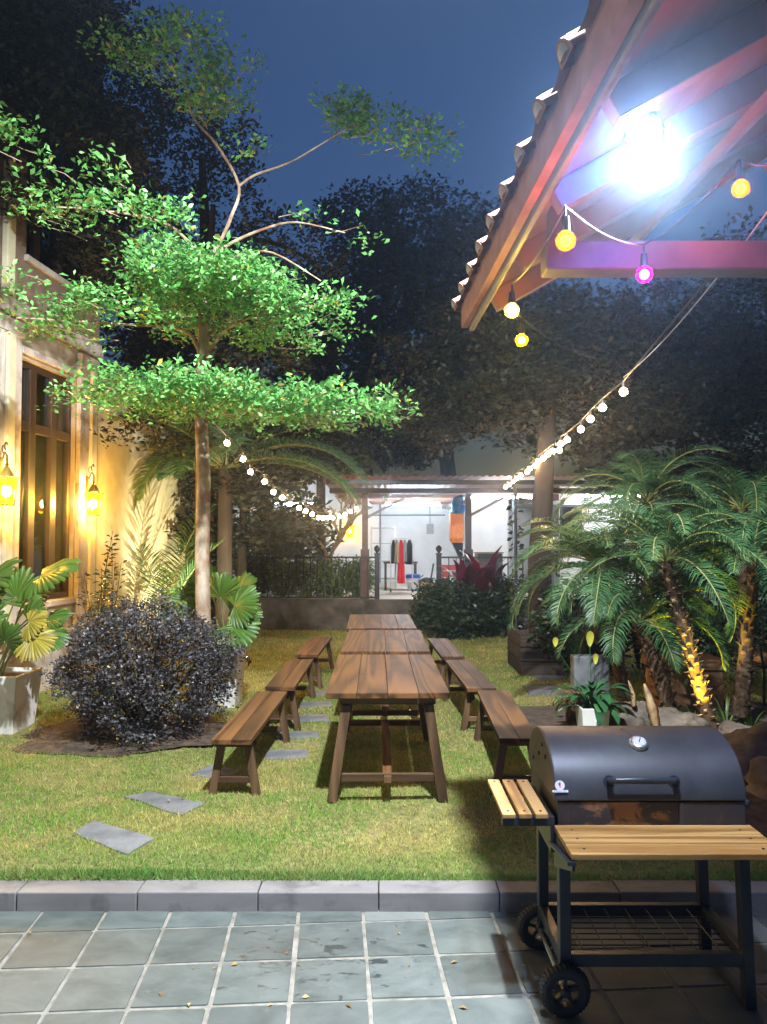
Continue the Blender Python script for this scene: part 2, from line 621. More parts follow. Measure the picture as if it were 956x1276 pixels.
for poly, lab in STONES:
    pts = [gz(px, py, LZ + .02) for px, py in poly]
    ctr = sum(pts, Vector()) / len(pts)
    pts2 = []
    for a in range(4):
        p, q = pts[a], pts[(a + 1) % 4]
        for k in range(4):
            r_ = p.lerp(q, k / 4)
            pts2.append(r_ + Vector((random.uniform(-.012, .012), random.uniform(-.012, .012), 0)))
    stone_polys.append(np.array([(p.x, p.y) for p in pts2]))
    zt = float(lawn_z(ctr.x, ctr.y)) + 0.009
    mb = MB()
    k = len(pts2)
    mb.add([(p.x, p.y, zt - .05) for p in pts2] + [(p.x, p.y, zt) for p in pts2],
           [tuple(range(k, 2 * k)), tuple(range(k))[::-1]] + [(a, (a + 1) % k, k + (a + 1) % k, k + a) for a in range(k)])
    o = mb.build('stepping_stone', M['slab'], loc=(ctr.x, ctr.y, zt - .05), world=True, bevel=0.004)
    tag(o, lab, 'stepping stone', 'stepping stones in the lawn')

# dark soil under the shrub and under the palms
def blob_sheet(name, cx_, cy_, rx, ry, z, seed):
    rs = np.random.RandomState(seed)
    k = 48
    a = np.arange(k) * 2 * PI / k
    r_ = 1 + 0.10 * np.sin(3 * a + rs.rand() * 6) + 0.06 * np.sin(7 * a + rs.rand() * 6) + rs.uniform(-.04, .04, k)
    ring = [(cx_ + rx * r_[i] * math.cos(a[i]), cy_ + ry * r_[i] * math.sin(a[i]), z) for i in range(k)]
    mid = [(cx_ + .6 * rx * r_[i] * math.cos(a[i]), cy_ + .6 * ry * r_[i] * math.sin(a[i]), z + .03) for i in range(k)]
    mb = MB()
    mb.add(ring + mid + [(cx_, cy_, z + .035)], [(i, (i + 1) % k, k + (i + 1) % k, k + i) for i in range(k)] + [(k + i, k + (i + 1) % k, 2 * k) for i in range(k)])
    o = mb.build(name, M['soil'], smooth=True)
    return tag(o, kind='structure')
SB = gz(172, 925, LZ)
SOILS = [(SB.x - 0.15, SB.y + 0.25, 1.05, 0.75), (2.55, 6.9, 1.75, 1.15), (2.45, 4.9, 1.0, 0.75)]
for k, (a, b_, c_, d_) in enumerate(SOILS):
    blob_sheet('soil_bed', a, b_, c_ * .88, d_ * .88, LZ + 0.012, 5 + k)

# grass blades
m, t, n, l, b = new_mat('grass_blade')
f1 = noise(n, l, 1.3, (1, 1.4, 1), 6, 0.68, 0.5)
f3 = noise(n, l, 5.5, (1, 1, 1), 4, 0.6)
c = mixc(n, l, ramp(n, l, f1, 0.45, 0.56), (0.15, 0.40, 0.04), (0.62, 0.55, 0.19))
c = mixc(n, l, ramp(n, l, f3, 0.40, 0.75), c, (0.32, 0.44, 0.08))
rnd = island(n)
wn = n.new('ShaderNodeTexWhiteNoise'); wn.noise_dimensions = '1D'
l.new(rnd, wn.inputs['W'])
gt = n.new('ShaderNodeMath'); gt.operation = 'GREATER_THAN'; gt.inputs[1].default_value = 0.70
l.new(wn.outputs[0], gt.inputs[0])
c = mixc(n, l, gt.outputs[0], c, (0.56, 0.47, 0.20))
# the strip against the kerb stays greener
sx = n.new('ShaderNodeSeparateXYZ'); tc = n.new('ShaderNodeTexCoord'); l.new(tc.outputs['Object'], sx.inputs[0])
st_ = n.new('ShaderNodeMapRange'); st_.inputs[1].default_value, st_.inputs[2].default_value = 3.77, 4.10
st_.inputs[3].default_value, st_.inputs[4].default_value = 0.75, 0.0
l.new(sx.outputs[1], st_.inputs[0])
c = mixc(n, l, st_.outputs[0], c, (0.10, 0.26, 0.06))
c = bright(n, l, c, rnd, 0.65, 1.25)
l.new(c, b.inputs['Base Color']); b.inputs['Roughness'].default_value = 0.6
b.inputs['Specular IOR Level'].default_value = 0.25
tr = n.new('ShaderNodeBsdfTranslucent'); l.new(c, tr.inputs['Color'])
mx = n.new('ShaderNodeMixShader'); mx.inputs[0].default_value = 0.45
l.new(b.outputs[0], mx.inputs[1]); l.new(tr.outputs[0], mx.inputs[2]); l.new(mx.outputs[0], n['Material Output'].inputs['Surface'])
M['grass'] = m

def inside(px_, py_, poly):
    r_ = np.zeros(len(px_), bool)
    k = len(poly)
    j = k - 1
    for i in range(k):
        xi, yi = poly[i]; xj, yj = poly[j]
        cnd = ((yi > py_) != (yj > py_)) & (px_ < (xj - xi) * (py_ - yi) / (yj - yi + 1e-12) + xi)
        r_ ^= cnd
        j = i
    return r_

def grass_field(nb, rs, n_, x0, x1, y0, y1, h, wd):
    x_ = rs.uniform(x0, x1, n_); y_ = rs.uniform(y0, y1, n_)
    keep = np.abs(x_ / np.maximum(y_, .1)) < 0.56
    for poly in stone_polys:
        keep &= ~inside(x_, y_, poly.mean(0) + (poly - poly.mean(0)) * .93)
    for (a, b_, c_, d_) in SOILS:
        q = ((x_ - a) / c_) ** 2 + ((y_ - b_) / d_) ** 2
        keep &= (q > 0.48 + 0.36 * rs.rand(n_)) | (rs.rand(n_) < 0.04)
    # thin, worn places
    wear = np.sin(x_ * 2.3 + 1.0) * np.sin(y_ * 2.9 + 0.4) + 0.6 * np.sin(x_ * 6.1) * np.sin(y_ * 5.3 + 1)
    keep &= rs.rand(n_) > np.clip(wear * 0.45, 0, 0.6)
    x_, y_ = x_[keep], y_[keep]
    n2 = len(x_)
    z_ = lawn_z(x_, y_)
    a = rs.uniform(0, 2 * PI, n2)
    hh = h * rs.uniform(0.5, 1.35, n2)
    lean = rs.uniform(0.2, 1.1, n2) * hh
    la = rs.uniform(0, 2 * PI, n2)
    ww = wd * rs.uniform(0.7, 1.3, n2)
    P = np.stack([x_, y_, z_ - .004], -1)
    S = np.stack([np.cos(a), np.sin(a), np.zeros(n2)], -1) * ww[:, None] / 2
    T = P + np.stack([np.cos(la) * lean, np.sin(la) * lean, hh], -1)
    V = np.stack([P - S, P + S, T], 1).reshape(-1, 3)
    nb.add(V, np.arange(n2 * 3).reshape(-1, 3))
rs = np.random.RandomState(11)
gr = NB(3)
grass_field(gr, rs, 15000, -2.3, 2.3, 3.720, 3.82, 0.028, 0.0045)
grass_field(gr, rs, 190000, -3.4, 3.4, 3.735, 6.0, 0.024, 0.0048)
grass_field(gr, rs, 110000, -4.6, 4.6, 6.0, 8.8, 0.026, 0.0065)
grass_field(gr, rs, 80000, -5.5, 5.5, 8.8, 14.2, 0.030, 0.011)
tag(gr.build('grass', M['grass']), 'short patchy lawn grass, green with dry straw patches', kind='stuff')

# ------------------------------------------------------------------ the house along the garden
M['stucco'] = surf('cream_stucco', (0.36, 0.30, 0.21), (0.46, 0.39, 0.28), 8, 0.85, bmp=0.12, detail=7)
M['stone'] = surf('pale_stone', (0.42, 0.36, 0.30), (0.66, 0.60, 0.53), 3.0, 0.55, stretch=(1, 1, 0.6), bmp=0.08, dist=1.2, c3=(0.28, 0.22, 0.17), s3=4)
M['cream'] = surf('yellow_render', (0.60, 0.55, 0.36), (0.70, 0.65, 0.44), 6, 0.85, bmp=0.1, detail=7)
M['brown_frame'] = surf('brown_window_frame', (0.024, 0.013, 0.009), (0.055, 0.030, 0.019), 12, 0.4, stretch=(1, 1, 0.1))
m, t, n, l, b = new_mat('window_glass')
b.inputs['Base Color'].default_value = (0.02, 0.018, 0.016, 1); b.inputs['Roughness'].default_value = 0.04
tp = n.new('ShaderNodeBsdfTransparent'); tp.inputs[0].default_value = (0.75, 0.72, 0.66, 1)
fr = n.new('ShaderNodeFresnel'); fr.inputs[0].default_value = 1.55
gl = n.new('ShaderNodeBsdfGlossy'); gl.inputs['Roughness'].default_value = 0.03
mx = n.new('ShaderNodeMixShader')
l.new(fr.outputs[0], mx.inputs[0]); l.new(tp.outputs[0], mx.inputs[1]); l.new(gl.outputs[0], mx.inputs[2])
l.new(mx.outputs[0], n['Material Output'].inputs['Surface'])
M['glass'] = m
M['room'] = plain('room_wall', (0.50, 0.40, 0.27), 0.8)

HB = gz(20, 870, LZ); HB = Vector((-3.78, 7.9, 0))
hu = Vector((0.096, 0.9954, 0)); hn = Vector((0.9954, -0.096, 0))
def FB(s, o, z):
    return HB + hu * s + hn * o + Vector((0, 0, z))
def fbox(mb, s0, s1, o0, o1, z0, z1):
    return mb.hexa([FB(s0, o0, z0), FB(s0, o1, z0), FB(s1, o1, z0), FB(s1, o0, z0), FB(s0, o0, z1), FB(s0, o1, z1), FB(s1, o1, z1), FB(s1, o0, z1)])
house = thing('house', 'cream stuccoed two storey house with stone pilasters and tall brown windows', 'house', FB(1, 0, 0))
TH = 0.35
ZT = 8.0
wl = MB()
W0, W1, WZ0, WZ1 = 0.06, 1.20, 1.05, 3.62
U0, U1, UZ0, UZ1 = 0.10, 1.35, 4.72, 6.9
fbox(wl, -7.0, W0, -TH, 0, 0, 4.2)
fbox(wl, W0, W1, -TH, 0, 0, WZ0)
fbox(wl, W0, W1, -TH, 0, WZ1, 4.2)
fbox(wl, W1, 1.78, -TH, 0, 0, 4.2)
wl.build('wall', M['stucco'], house, world=True)
wl = MB()
fbox(wl, -7.0, U0, -TH, 0, 4.2, ZT)
fbox(wl, U0, U1, -TH, 0, 4.2, UZ0)
fbox(wl, U0, U1, -TH, 0, UZ1, ZT)
fbox(wl, U1, 1.78, -TH, 0, 4.2, ZT)
wl.build('upper_wall', surf('shaded_stucco', (0.17, 0.115, 0.08), (0.25, 0.175, 0.125), 7, 0.85, bmp=0.12), house, world=True)  # shade of the tree on the upper storey put into a browner colour
wl = MB()
fbox(wl, 1.78, 4.95, -TH, 0.0, 0, 3.35)
fbox(wl, 4.60, 4.95, -4.0, -TH, 0, 3.35)
wl.build('side_wall', M['cream'], house, world=True)
wl = MB()
fbox(wl, -7.0, 2.0, -4.2, 0.45, ZT + .003, ZT + 0.15)
fbox(wl, 1.80, 5.1, -4.2, 0.05, 3.353, 3.43)
wl.build('roof', M['stucco'], house, world=True)
pl = MB()
fbox(pl, -7.0, 1.80, 0.003, 0.04, 0.0, 0.62)
fbox(pl, -7.0, 1.80, 0.003, 0.075, 0.62, 0.70)
pl.build('plinth', M['stone'], house, world=True, bevel=0.01)
for (s0, s1) in ((-0.70, -0.03), (1.21, 1.64)):
    p = MB()
    fbox(p, s0, s1, 0.004, 0.06, 0.70, 3.95)
    fbox(p, s0 - .02, s1 + .02, 0.003, 0.08, 0.703, 0.86)
    fbox(p, s0 - .02, s1 + .02, 0.003, 0.08, 3.80, 3.95)
    p.build('pilaster', M['stone'], house, world=True, bevel=0.008)
p = MB()
fbox(p, -7.0, 1.80, 0.003, 0.05, 4.0, 4.12)
fbox(p, -7.0, 1.80, 0.003, 0.03, 4.123, 4.19)
fbox(p, 0.0, 1.18, 0.003, 0.05, 3.66, 3.74)
p.build('cornice', M['stone'], house, world=True, bevel=0.01)
for s0 in (-0.34, 1.42):
    p = MB()
    fbox(p, s0, s0 + 0.13, 0.063, 0.105, 0.87, 3.79)
    p.build('lantern_strip', M['cream'], house, world=True, bevel=0.01)
p = MB()
fbox(p, -0.34, -0.20, 0.003, 0.07, 4.195, ZT)
p.build('upper_pilaster', M['cream'], house, world=True, bevel=0.01)

def window(s0, s1, z0, z1, mull, rails, name='window'):
    fr_ = MB()
    d0, d1 = -0.12, -0.05
    fw = 0.065
    fbox(fr_, s0, s0 + fw, d0, d1, z0, z1)
    fbox(fr_, s1 - fw, s1, d0, d1, z0, z1)
    fbox(fr_, s0 + fw, s1 - fw, d0, d1, z0, z0 + fw)
    fbox(fr_, s0 + fw, s1 - fw, d0, d1, z1 - fw, z1)
    for q in mull:
        fbox(fr_, q - .06, q + .06, d0 + .002, d1 + .01, z0 + fw, z1 - fw)
    for (q, hh) in rails:
        fbox(fr_, s0 + fw, s1 - fw, d0 + .004, d1 + .004, q - hh, q + hh)
    f = fr_.build(name, M['brown_frame'], house, world=True, bevel=0.006)
    gl_ = MB()
    fbox(gl_, s0 + fw / 2, s1 - fw / 2, -0.093, -0.087, z0 + fw / 2, z1 - fw / 2)
    g_ = gl_.build('pane', M['glass'], f, world=True)
    sl = MB()
    fbox(sl, s0 - .04, s1 + .04, -0.049, 0.045, z0 - .07, z0 - .002)
    sl.build('sill', M['stone'], f, world=True, bevel=0.008)
    return f
window(W0, W1, WZ0, WZ1, [0.36, 0.80], [(2.93, 0.05)])
window(U0, U1, UZ0, UZ1, [0.38, 0.86, 1.18], [])
rm = MB()
fbox(rm, -1.5, 3.5, -3.6, -3.5, 0.4, 4.0)
fbox(rm, -1.5, -1.4, -3.5, -TH, 0.4, 4.0)
fbox(rm, 3.4, 3.5, -3.5, -TH, 0.4, 4.0)
fbox(rm, -1.4, 3.4, -3.5, -TH, 0.4, 0.5)
fbox(rm, -1.4, 3.4, -3.5, -TH, 3.9, 4.0)
rm.build('room_shell', M['room'], house, world=True)
rm = MB()
fbox(rm, -1.5, 3.5, -3.6, -3.5, 4.3, 7.5)
fbox(rm, -1.5, 3.5, -3.5, -TH, 7.4, 7.5)
rm.build('upper_room_shell', M['room'], house, world=True)
lp = MB().ball(FB(0.75, -1.2, 2.15), 0.09)
tag(lp.build('ceiling_lamp', glow('indoor_lamp', (1, 0.72, 0.34), 55), loc=FB(0.75, -1.2, 2.15), world=True, smooth=True), 'warm round lamp glowing inside behind the tall ground floor window', 'lamp')

# iron lanterns
M['lantern_iron'] = plain('lantern_iron', (0.20, 0.13, 0.03), 0.4, 0.6)
M['lantern_bulb'] = glow('lantern_bulb', (1.0, 0.62, 0.25), 2700)
m, t, n, l, b = new_mat('amber_glass')
tp = n.new('ShaderNodeBsdfTransparent'); tp.inputs[0].default_value = (1.0, 0.78, 0.22, 1)
tl = n.new('ShaderNodeBsdfTranslucent'); tl.inputs[0].default_value = (1.0, 0.62, 0.0004, 1)
mx = n.new('ShaderNodeMixShader'); mx.inputs[0].default_value = 0.25
l.new(tp.outputs[0], mx.inputs[1]); l.new(tl.outputs[0], mx.inputs[2]); l.new(mx.outputs[0], n['Material Output'].inputs['Surface'])
M['amber'] = m

def lantern(c, n_out, s, label, bulb=None):
    """c: centre of the glass body; n_out: away from the wall"""
    c = Vector(c)
    t_ = thing('wall_lantern', label, 'lantern', c, 0, 'lit yellow wall lanterns')
    sgn = Vector(n_out)
    wl_ = c - sgn * 0.17 * s
    br = MB()
    br.tube([wl_ + Vector((0, 0, .0)), wl_ + Vector((0, 0, .30 * s))], .014 * s, 6)
    pts = [wl_ + Vector((0, 0, .1 * s))]
    for k in range(13):
        a = -0.5 * PI + k / 12 * 1.55 * PI
        pts.append(wl_ + sgn * (0.085 * s + 0.085 * s * math.sin(a * .5)) + Vector((0, 0, (.24 + .09 * math.sin(a)) * s)))
    br.tube([wl_ + Vector((0, 0, .12 * s)), wl_ + sgn * .04 * s + Vector((0, 0, .26 * s)), wl_ + sgn * .11 * s + Vector((0, 0, .33 * s)), wl_ + sgn * .17 * s + Vector((0, 0, .30 * s)), c + Vector((0, 0, .19 * s))], .010 * s, 6)
    for q in range(2):
        cc = wl_ + sgn * (.07 + .07 * q) * s + Vector((0, 0, (.36 + .02 * q) * s))
        br.tube([cc + (sgn * math.cos(a) + Vector((0, 0, 1)) * math.sin(a)) * .032 * s for a in [k * PI / 6 for k in range(10)]], .007 * s, 5)
    br.build('bracket', M['lantern_iron'], t_, world=True, smooth=True)
    fr_ = MB()
    rt, rb, hz = .095 * s, .06 * s, .11 * s
    for k in range(6):
        a = k * PI / 3
        dv = Vector((math.cos(a), math.sin(a), 0))
        fr_.tube([c + dv * rb + Vector((0, 0, -hz)), c + dv * rt + Vector((0, 0, hz))], .006 * s, 5)
    fr_.lathe([(rb * 1.1, -hz - .012 * s), (rb * 1.12, -hz)], c, 6)
    fr_.tube([c + Vector((math.cos(k * PI / 3), math.sin(k * PI / 3), 0)) * rt + Vector((0, 0, hz)) for k in range(7)], .007 * s, 5)
    f = fr_.build('lantern_frame', M['lantern_iron'], t_, world=True, smooth=True)
    rf = MB().lathe([(rt * .62, hz + .012), (rt * .52, hz + .045 * s), (rt * .3, hz + .075 * s), (.012 * s, hz + .10 * s), (.018 * s, hz + .115 * s), (.003, hz + .135 * s)], c, 12)
    rf.build('lantern_cap', M['lantern_iron'], t_, world=True, smooth=True)
    gb = MB()
    for k in range(6):
        a, b2 = k * PI / 3, (k + 1) * PI / 3
        A, B = Vector((math.cos(a), math.sin(a), 0)), Vector((math.cos(b2), math.sin(b2), 0))
        gb.add([c + A * rb * .97 + Vector((0, 0, -hz)), c + B * rb * .97 + Vector((0, 0, -hz)), c + B * rt * .97 + Vector((0, 0, hz)), c + A * rt * .97 + Vector((0, 0, hz))], [(0, 1, 2, 3)])
    gb.build('lantern_glass', M['amber'], f, world=True)
    MB().ball(c, .036 * s, 12, 8, 1.25).build('bulb', bulb or M['lantern_bulb'], t_, world=True, smooth=True)
    return t_
LN = (hn * .75 - hu * .66).normalized()
lantern(FB(-0.53, 0.22, 2.185), LN, 1.15, 'yellow lantern glowing on the stone pilaster nearest the patio')
lantern(FB(1.24, 0.22, 2.148), LN, 1.15, 'yellow lantern glowing on the pilaster between the tall window and the cream wall')
# ------------------------------------------------------------------ the open-sided pavilion behind the fence
M['annex_white'] = surf('white_painted_wall', (0.66, 0.68, 0.70), (0.76, 0.78, 0.80), 2.5, 0.8, detail=6)
M['annex_post'] = surf('brown_steel_post', (0.060, 0.030, 0.024), (0.11, 0.060, 0.045), 10, 0.5)
M['dark_post'] = plain('dark_steel_post', (0.025, 0.028, 0.035), 0.45)
M['concrete'] = surf('concrete', (0.055, 0.05, 0.045), (0.12, 0.11, 0.10), 5, 0.9, bmp=0.2, c3=(0.03, 0.035, 0.02), s3=3)
M['floor_tile'] = surf('floor_screed', (0.50, 0.46, 0.38), (0.60, 0.56, 0.48), 3, 0.45)
M['rust_sheet'] = surf('red_brown_roof_sheet', (0.16, 0.06, 0.035), (0.26, 0.11, 0.065), 9, 0.6)
M['purlin'] = surf('red_oxide_steel', (0.28, 0.15, 0.11), (0.36, 0.20, 0.15), 8, 0.6)
PZ = 0.63
PY = 14.2
YB = 20.0
pav = thing('pavilion', 'open sided white pavilion with brown posts and a red brown sheet roof behind the fence', 'pavilion', (1.0, 16, 0))
p = MB(); p.box(-5.2, 7.5, PY + .003, YB + .4, -.2, PZ); p.build('floor', M['floor_tile'], pav, world=True)
p = MB(); p.box(-5.4, 7.6, PY - .12, PY, -.25, PZ + .015); p.build('plinth', M['concrete'], pav, world=True, bevel=.01)
p = MB()
p.box(-5.2, 7.5, YB, YB + .2, PZ + .003, 3.3)
p.build('back_wall', M['annex_white'], pav, world=True)
p = MB()
xr = at(586, 650, 16.6).x
p.box(xr, 2.70, 16.6, 16.75, PZ + .003, 3.0)
p.build('room_wall', M['annex_white'], pav, world=True)
p = MB()
p.box(3.60, 5.35, 15.6, 15.75, PZ + .003, 3.0)
p.build('room_wall', M['annex_white'], pav, world=True)
p = MB()
for (a, b_) in ((2.72, 2.80), (3.50, 3.58)):
    p.box(a, b_, 16.2, 16.28, PZ + .003, 2.75)
p.box(2.80, 3.50, 16.2, 16.28, 2.68, 2.75)
p.build('door_frame', plain('grey_door_frame', (0.20, 0.24, 0.28), 0.5), pav, world=True)
p = MB()
xw = at(712, 660, 15.55)
p.box(xw.x - .22, xw.x + .22, 15.555, 15.595, 1.45, 2.45)
wf = p.build('window', M['black_iron'], pav, world=True)
p = MB()
p.box(xw.x - .17, xw.x + .17, 15.545, 15.553, 1.50, 2.40)
p.build('pane', M['glass'], wf, world=True)
for (px_, mt) in ((455, 'annex_post'), (583.5, 'dark_post')):
    x = at(px_, 650, PY + .25).x
    wd = .055
    p = MB(); p.box(x - wd, x + wd, PY + .18, PY + .18 + 2 * wd, PZ + .003, 2.66)
    p.box(x - wd * 1.45, x + wd * 1.45, PY + .155, PY + .205 + 2 * wd, PZ + .003, 1.56)
    p.build('post', M[mt], pav, world=True, bevel=.006)
p = MB(); p.box(-1.0, 5.6, PY - .02, PY + .12, 2.60, 2.69); p.box(-1.0, 5.6, 13.55, 13.63, 2.71, 2.79)
p.build('beam', M['dark_post'], pav, world=True, bevel=.005)
for k, yy in enumerate((15.4, 16.9, 18.4, 19.7)):
    p = MB(); p.box(-1.0, 5.6, yy, yy + .08, 2.66, 2.74); p.build('purlin', M['purlin'], pav, world=True)
for x in (-0.33, 1.55, 3.4):
    p = MB(); p.bar((x, PY + .35, 2.45), (x + .0, YB, 2.60), .06, .08)
    p.bar((x, PY + .35, 2.15), (x + .75, PY + .45, 2.55), .04, .05)
    p.build('truss', plain('grey_truss', (0.22, 0.22, 0.24), 0.5), pav, world=True)
# corrugated roof sheets
vs_, fs_ = [], []
xs = np.arange(-1.15, 5.8, 0.032)
for i, x in enumerate(xs):
    zc = 0.016 * math.cos(i * PI / 2)
    vs_ += [(x, 13.30, 2.84 + zc), (x, YB + .3, 2.79 + zc), (x, 13.30, 2.846 + zc), (x, YB + .3, 2.796 + zc)]
for i in range(len(xs) - 1):
    a, b_ = 4 * i, 4 * i + 4
    fs_ += [(a, b_, b_ + 1, a + 1), (a + 2, a + 3, b_ + 3, b_ + 2), (a, a + 2, b_ + 2, b_)]
p = MB().add(vs_, fs_); p.build('roof_sheet', M['rust_sheet'], pav, world=True, smooth=True, auto=80)
# pipes on the wall
p = MB(); z = at(500, 642, YB - .06).z
p.tube([(-.4, YB - .04, z), (1.6, YB - .04, z)], .022, 6); xv = at(474, 650, YB - .06).x
p.tube([(xv, YB - .04, PZ), (xv, YB - .04, 2.7)], .022, 6)
p.build('wall_pipe', plain('grey_pipe', (0.25, 0.26, 0.28), 0.5), pav, world=True, smooth=True)
p = MB(); zj = 1.9; xj = at(536, 690, YB - .05).x
p.box(xj - .09, xj + .09, YB - .07, YB - .003, zj, zj + .26); p.box(xj - .012, xj + .012, YB - .03, YB - .004, zj + .262, 2.75)
p.build('switch_box', plain('switch_grey', (0.34, 0.35, 0.36), 0.5), pav, world=True, bevel=.006)
# fluorescent tubes under the roof: lit lamps
M['tube_dim'] = glow('tube_dim', (0.86, 0.94, 1.0), 190)
M['tube_glow'] = glow('tube_glow', (0.86, 0.94, 1.0), 440)
def tube_lamp(x, y, z, label, mt='tube_glow'):
    t_ = thing('tube_lamp', label, 'tube lamp', (x, y, z), 0, 'lit tube lamps in the pavilion')
    MB().box(x - .62, x + .62, y - .03, y + .03, z + .025, z + .065).build('fixture', M['annex_white'], t_, world=True)
    MB().tube([(x - .6, y, z), (x + .6, y, z)], .016, 8).build('tube', M[mt], t_, world=True, smooth=True)
tube_lamp(0.65, 17.2, 2.53, 'long white tube lamp under the pavilion roof above the clothes rack')
tube_lamp(2.35, 15.3, 2.58, 'white tube lamp under the pavilion roof beyond the dark post', 'tube_dim')
tube_lamp(4.4, 14.8, 2.58, 'white tube lamp under the pavilion roof behind the palms', 'tube_dim')
tube_lamp(-2.2, 18.2, 2.6, 'white tube lamp by the back wall beyond the bare tree', 'tube_dim')
lantern(at(436, 662, YB - .22), (0, -1, 0), 1.25, 'yellow lantern on the white back wall of the pavilion', glow('lantern_bulb_far', (1.0, 0.66, 0.10), 200))

# ------------------------------------------------------------------ fence on the plinth
FY = PY - .06
def fence(x0, x1, label, npost):
    t_ = thing('railing', label, 'railing', ((x0 + x1) / 2, FY, PZ + .015), 0, 'black iron railings on the plinth')
    zt, zb = at(400, 694.5, FY).z, at(400, 744.5, FY).z
    for z in (zt, zb):
        p = MB(); p.box(x0, x1, FY - .018, FY + .018, z - .016, z + .016); p.build('rail', M['black_iron'], t_, world=True)
    nb_ = int((x1 - x0) / .128)
    for k in range(1, nb_):
        x = x0 + (x1 - x0) * k / nb_
        p = MB(); p.box(x - .009, x + .009, FY - .009, FY + .009, zb + .016, zt - .016); p.build('baluster', M['black_iron'], t_, world=True)
    return t_
gL, gR = at(470, 700, FY).x, at(547, 700, FY).x
fence(at(236, 700, FY).x, gL - .045, 'long black iron railing between the cream wall and the pavilion opening', 3)
fence(gR + .045, 3.1, 'black iron railing beyond the opening, partly behind the red leaved plant', 3)
for x, lb in ((gL, 'black fence post with a ball top where the long railing ends'), (gR, 'black ball topped fence post next to the red leaved plant')):
    t_ = thing('fence_post', lb, 'post', (x, FY, PZ + .015))
    p = MB(); p.box(x - .045, x + .045, FY - .045, FY + .045, PZ + .018, 1.46); p.box(x - .055, x + .055, FY - .055, FY + .055, 1.46, 1.49)
    p.build('shaft', M['black_iron'], t_, world=True, bevel=.004)
    p = MB().lathe([(.02, 1.49), (.025, 1.51), (.052, 1.545), (.058, 1.575), (.045, 1.61), (.012, 1.632), (.004, 1.64)], (x, FY, 0), 12)
    p.build('finial', M['black_iron'], t_, world=True, smooth=True)

# ------------------------------------------------------------------ things inside the pavilion
def cloth_panel(top_l, top_r, h, seed, flare=1.0, thick=.05):
    """a hanging garment: a closed folded tube"""
    rs_ = np.random.RandomState(seed)
    a, b_ = Vector(top_l), Vector(top_r)
    mid = (a + b_) / 2
    ax = (b_ - a) / 2
    ay = Vector((-ax.y, ax.x, 0)).normalized()
    mb = MB(); seg = 20; rings = 9
    vv, ff = [], []
    ph = rs_.rand() * 6
    for i in range(rings):
        t = i / (rings - 1)
        wv = ax.length * ((0.45 + .55 * min(1, t * 5)) * (1 + (flare - 1) * t))
        for k in range(seg):
            an = 2 * PI * k / seg
            fo = 1 + .22 * t * math.sin(5 * an + ph) + .1 * math.sin(9 * an + ph * 2) * t
            q = mid + ax.normalized() * (math.cos(an) * wv * fo) + ay * (math.sin(an) * thick * fo * (0.6 + t)) - Vector((0, 0, h * t))
            vv.append(q)
    for i in range(rings - 1):
        for k in range(seg):
            k2 = (k + 1) % seg
            ff.append((i * seg + k, i * seg + k2, (i + 1) * seg + k2, (i + 1) * seg + k))
    ff.append(tuple(range(seg)))
    ff.append(tuple((rings - 1) * seg + k for k in range(seg))[::-1])
    return mb.add(vv, ff)
YR = 16.4
rk = thing('clothes_rack', 'white metal clothes rack on castors in the pavilion', 'clothes rack', at(500, 738, YR))
xa, xb = at(487, 700, YR).x, at(514, 700, YR).x
zr = at(500, 671, YR).z
p = MB(); p.tube([(xa, YR, PZ + .08), (xa, YR, zr - .05), (xa + .05, YR, zr), (xb - .05, YR, zr), (xb, YR, zr - .05), (xb, YR, PZ + .08)], .013, 8)
p.tube([(xa, YR - .22, PZ + .08), (xa, YR + .22, PZ + .08)], .013, 8); p.tube([(xb, YR - .22, PZ + .08), (xb, YR + .22, PZ + .08)], .013, 8)
p.tube([(xa, YR, PZ + .22), (xb, YR, PZ + .22)], .011, 8)
p.build('rack_frame', plain('white_tube', (0.6, 0.6, 0.6), 0.4), rk, world=True, smooth=True)
for x in (xa, xb):
    for y in (YR - .22, YR + .22):
        MB().lathe([(.004, -.018), (.032, -.016), (.036, 0), (.032, .016), (.004, .018)], (x, y, PZ + .04), 10, 'x').build('castor', M['rubber'], rk, world=True, smooth=True)
GAR = [(488, 491, .50, (0.02, 0.02, 0.025), 'black jacket hung at the end of the clothes rack'),
       (492, 496, .48, (0.45, 0.36, 0.20), 'tan blouse hung on the clothes rack beside the red dress'),
       (496.5, 501.5, .92, (0.75, 0.025, 0.03), 'long bright red dress hung on the clothes rack'),
       (502.5, 505.5, .46, (0.34, 0.33, 0.32), 'grey shirt hung on the clothes rack beyond the red dress'),
       (507, 512, .52, (0.015, 0.016, 0.02), 'dark coat hung at the far end of the clothes rack')]
for a, b_, h, c, lb in GAR:
    pa, pb = at(a, 673, YR), at(b_, 673, YR)
    o = cloth_panel((pa.x, YR, zr - .03), (pb.x + .03, YR, zr - .03), h, int(a), 1.25, thick=.09).build('garment', plain('cloth', c, 0.85), loc=(pa.x, YR, zr - .03), world=True, smooth=True)
    tag(o, lb, 'garment', 'clothes hanging on the rack')
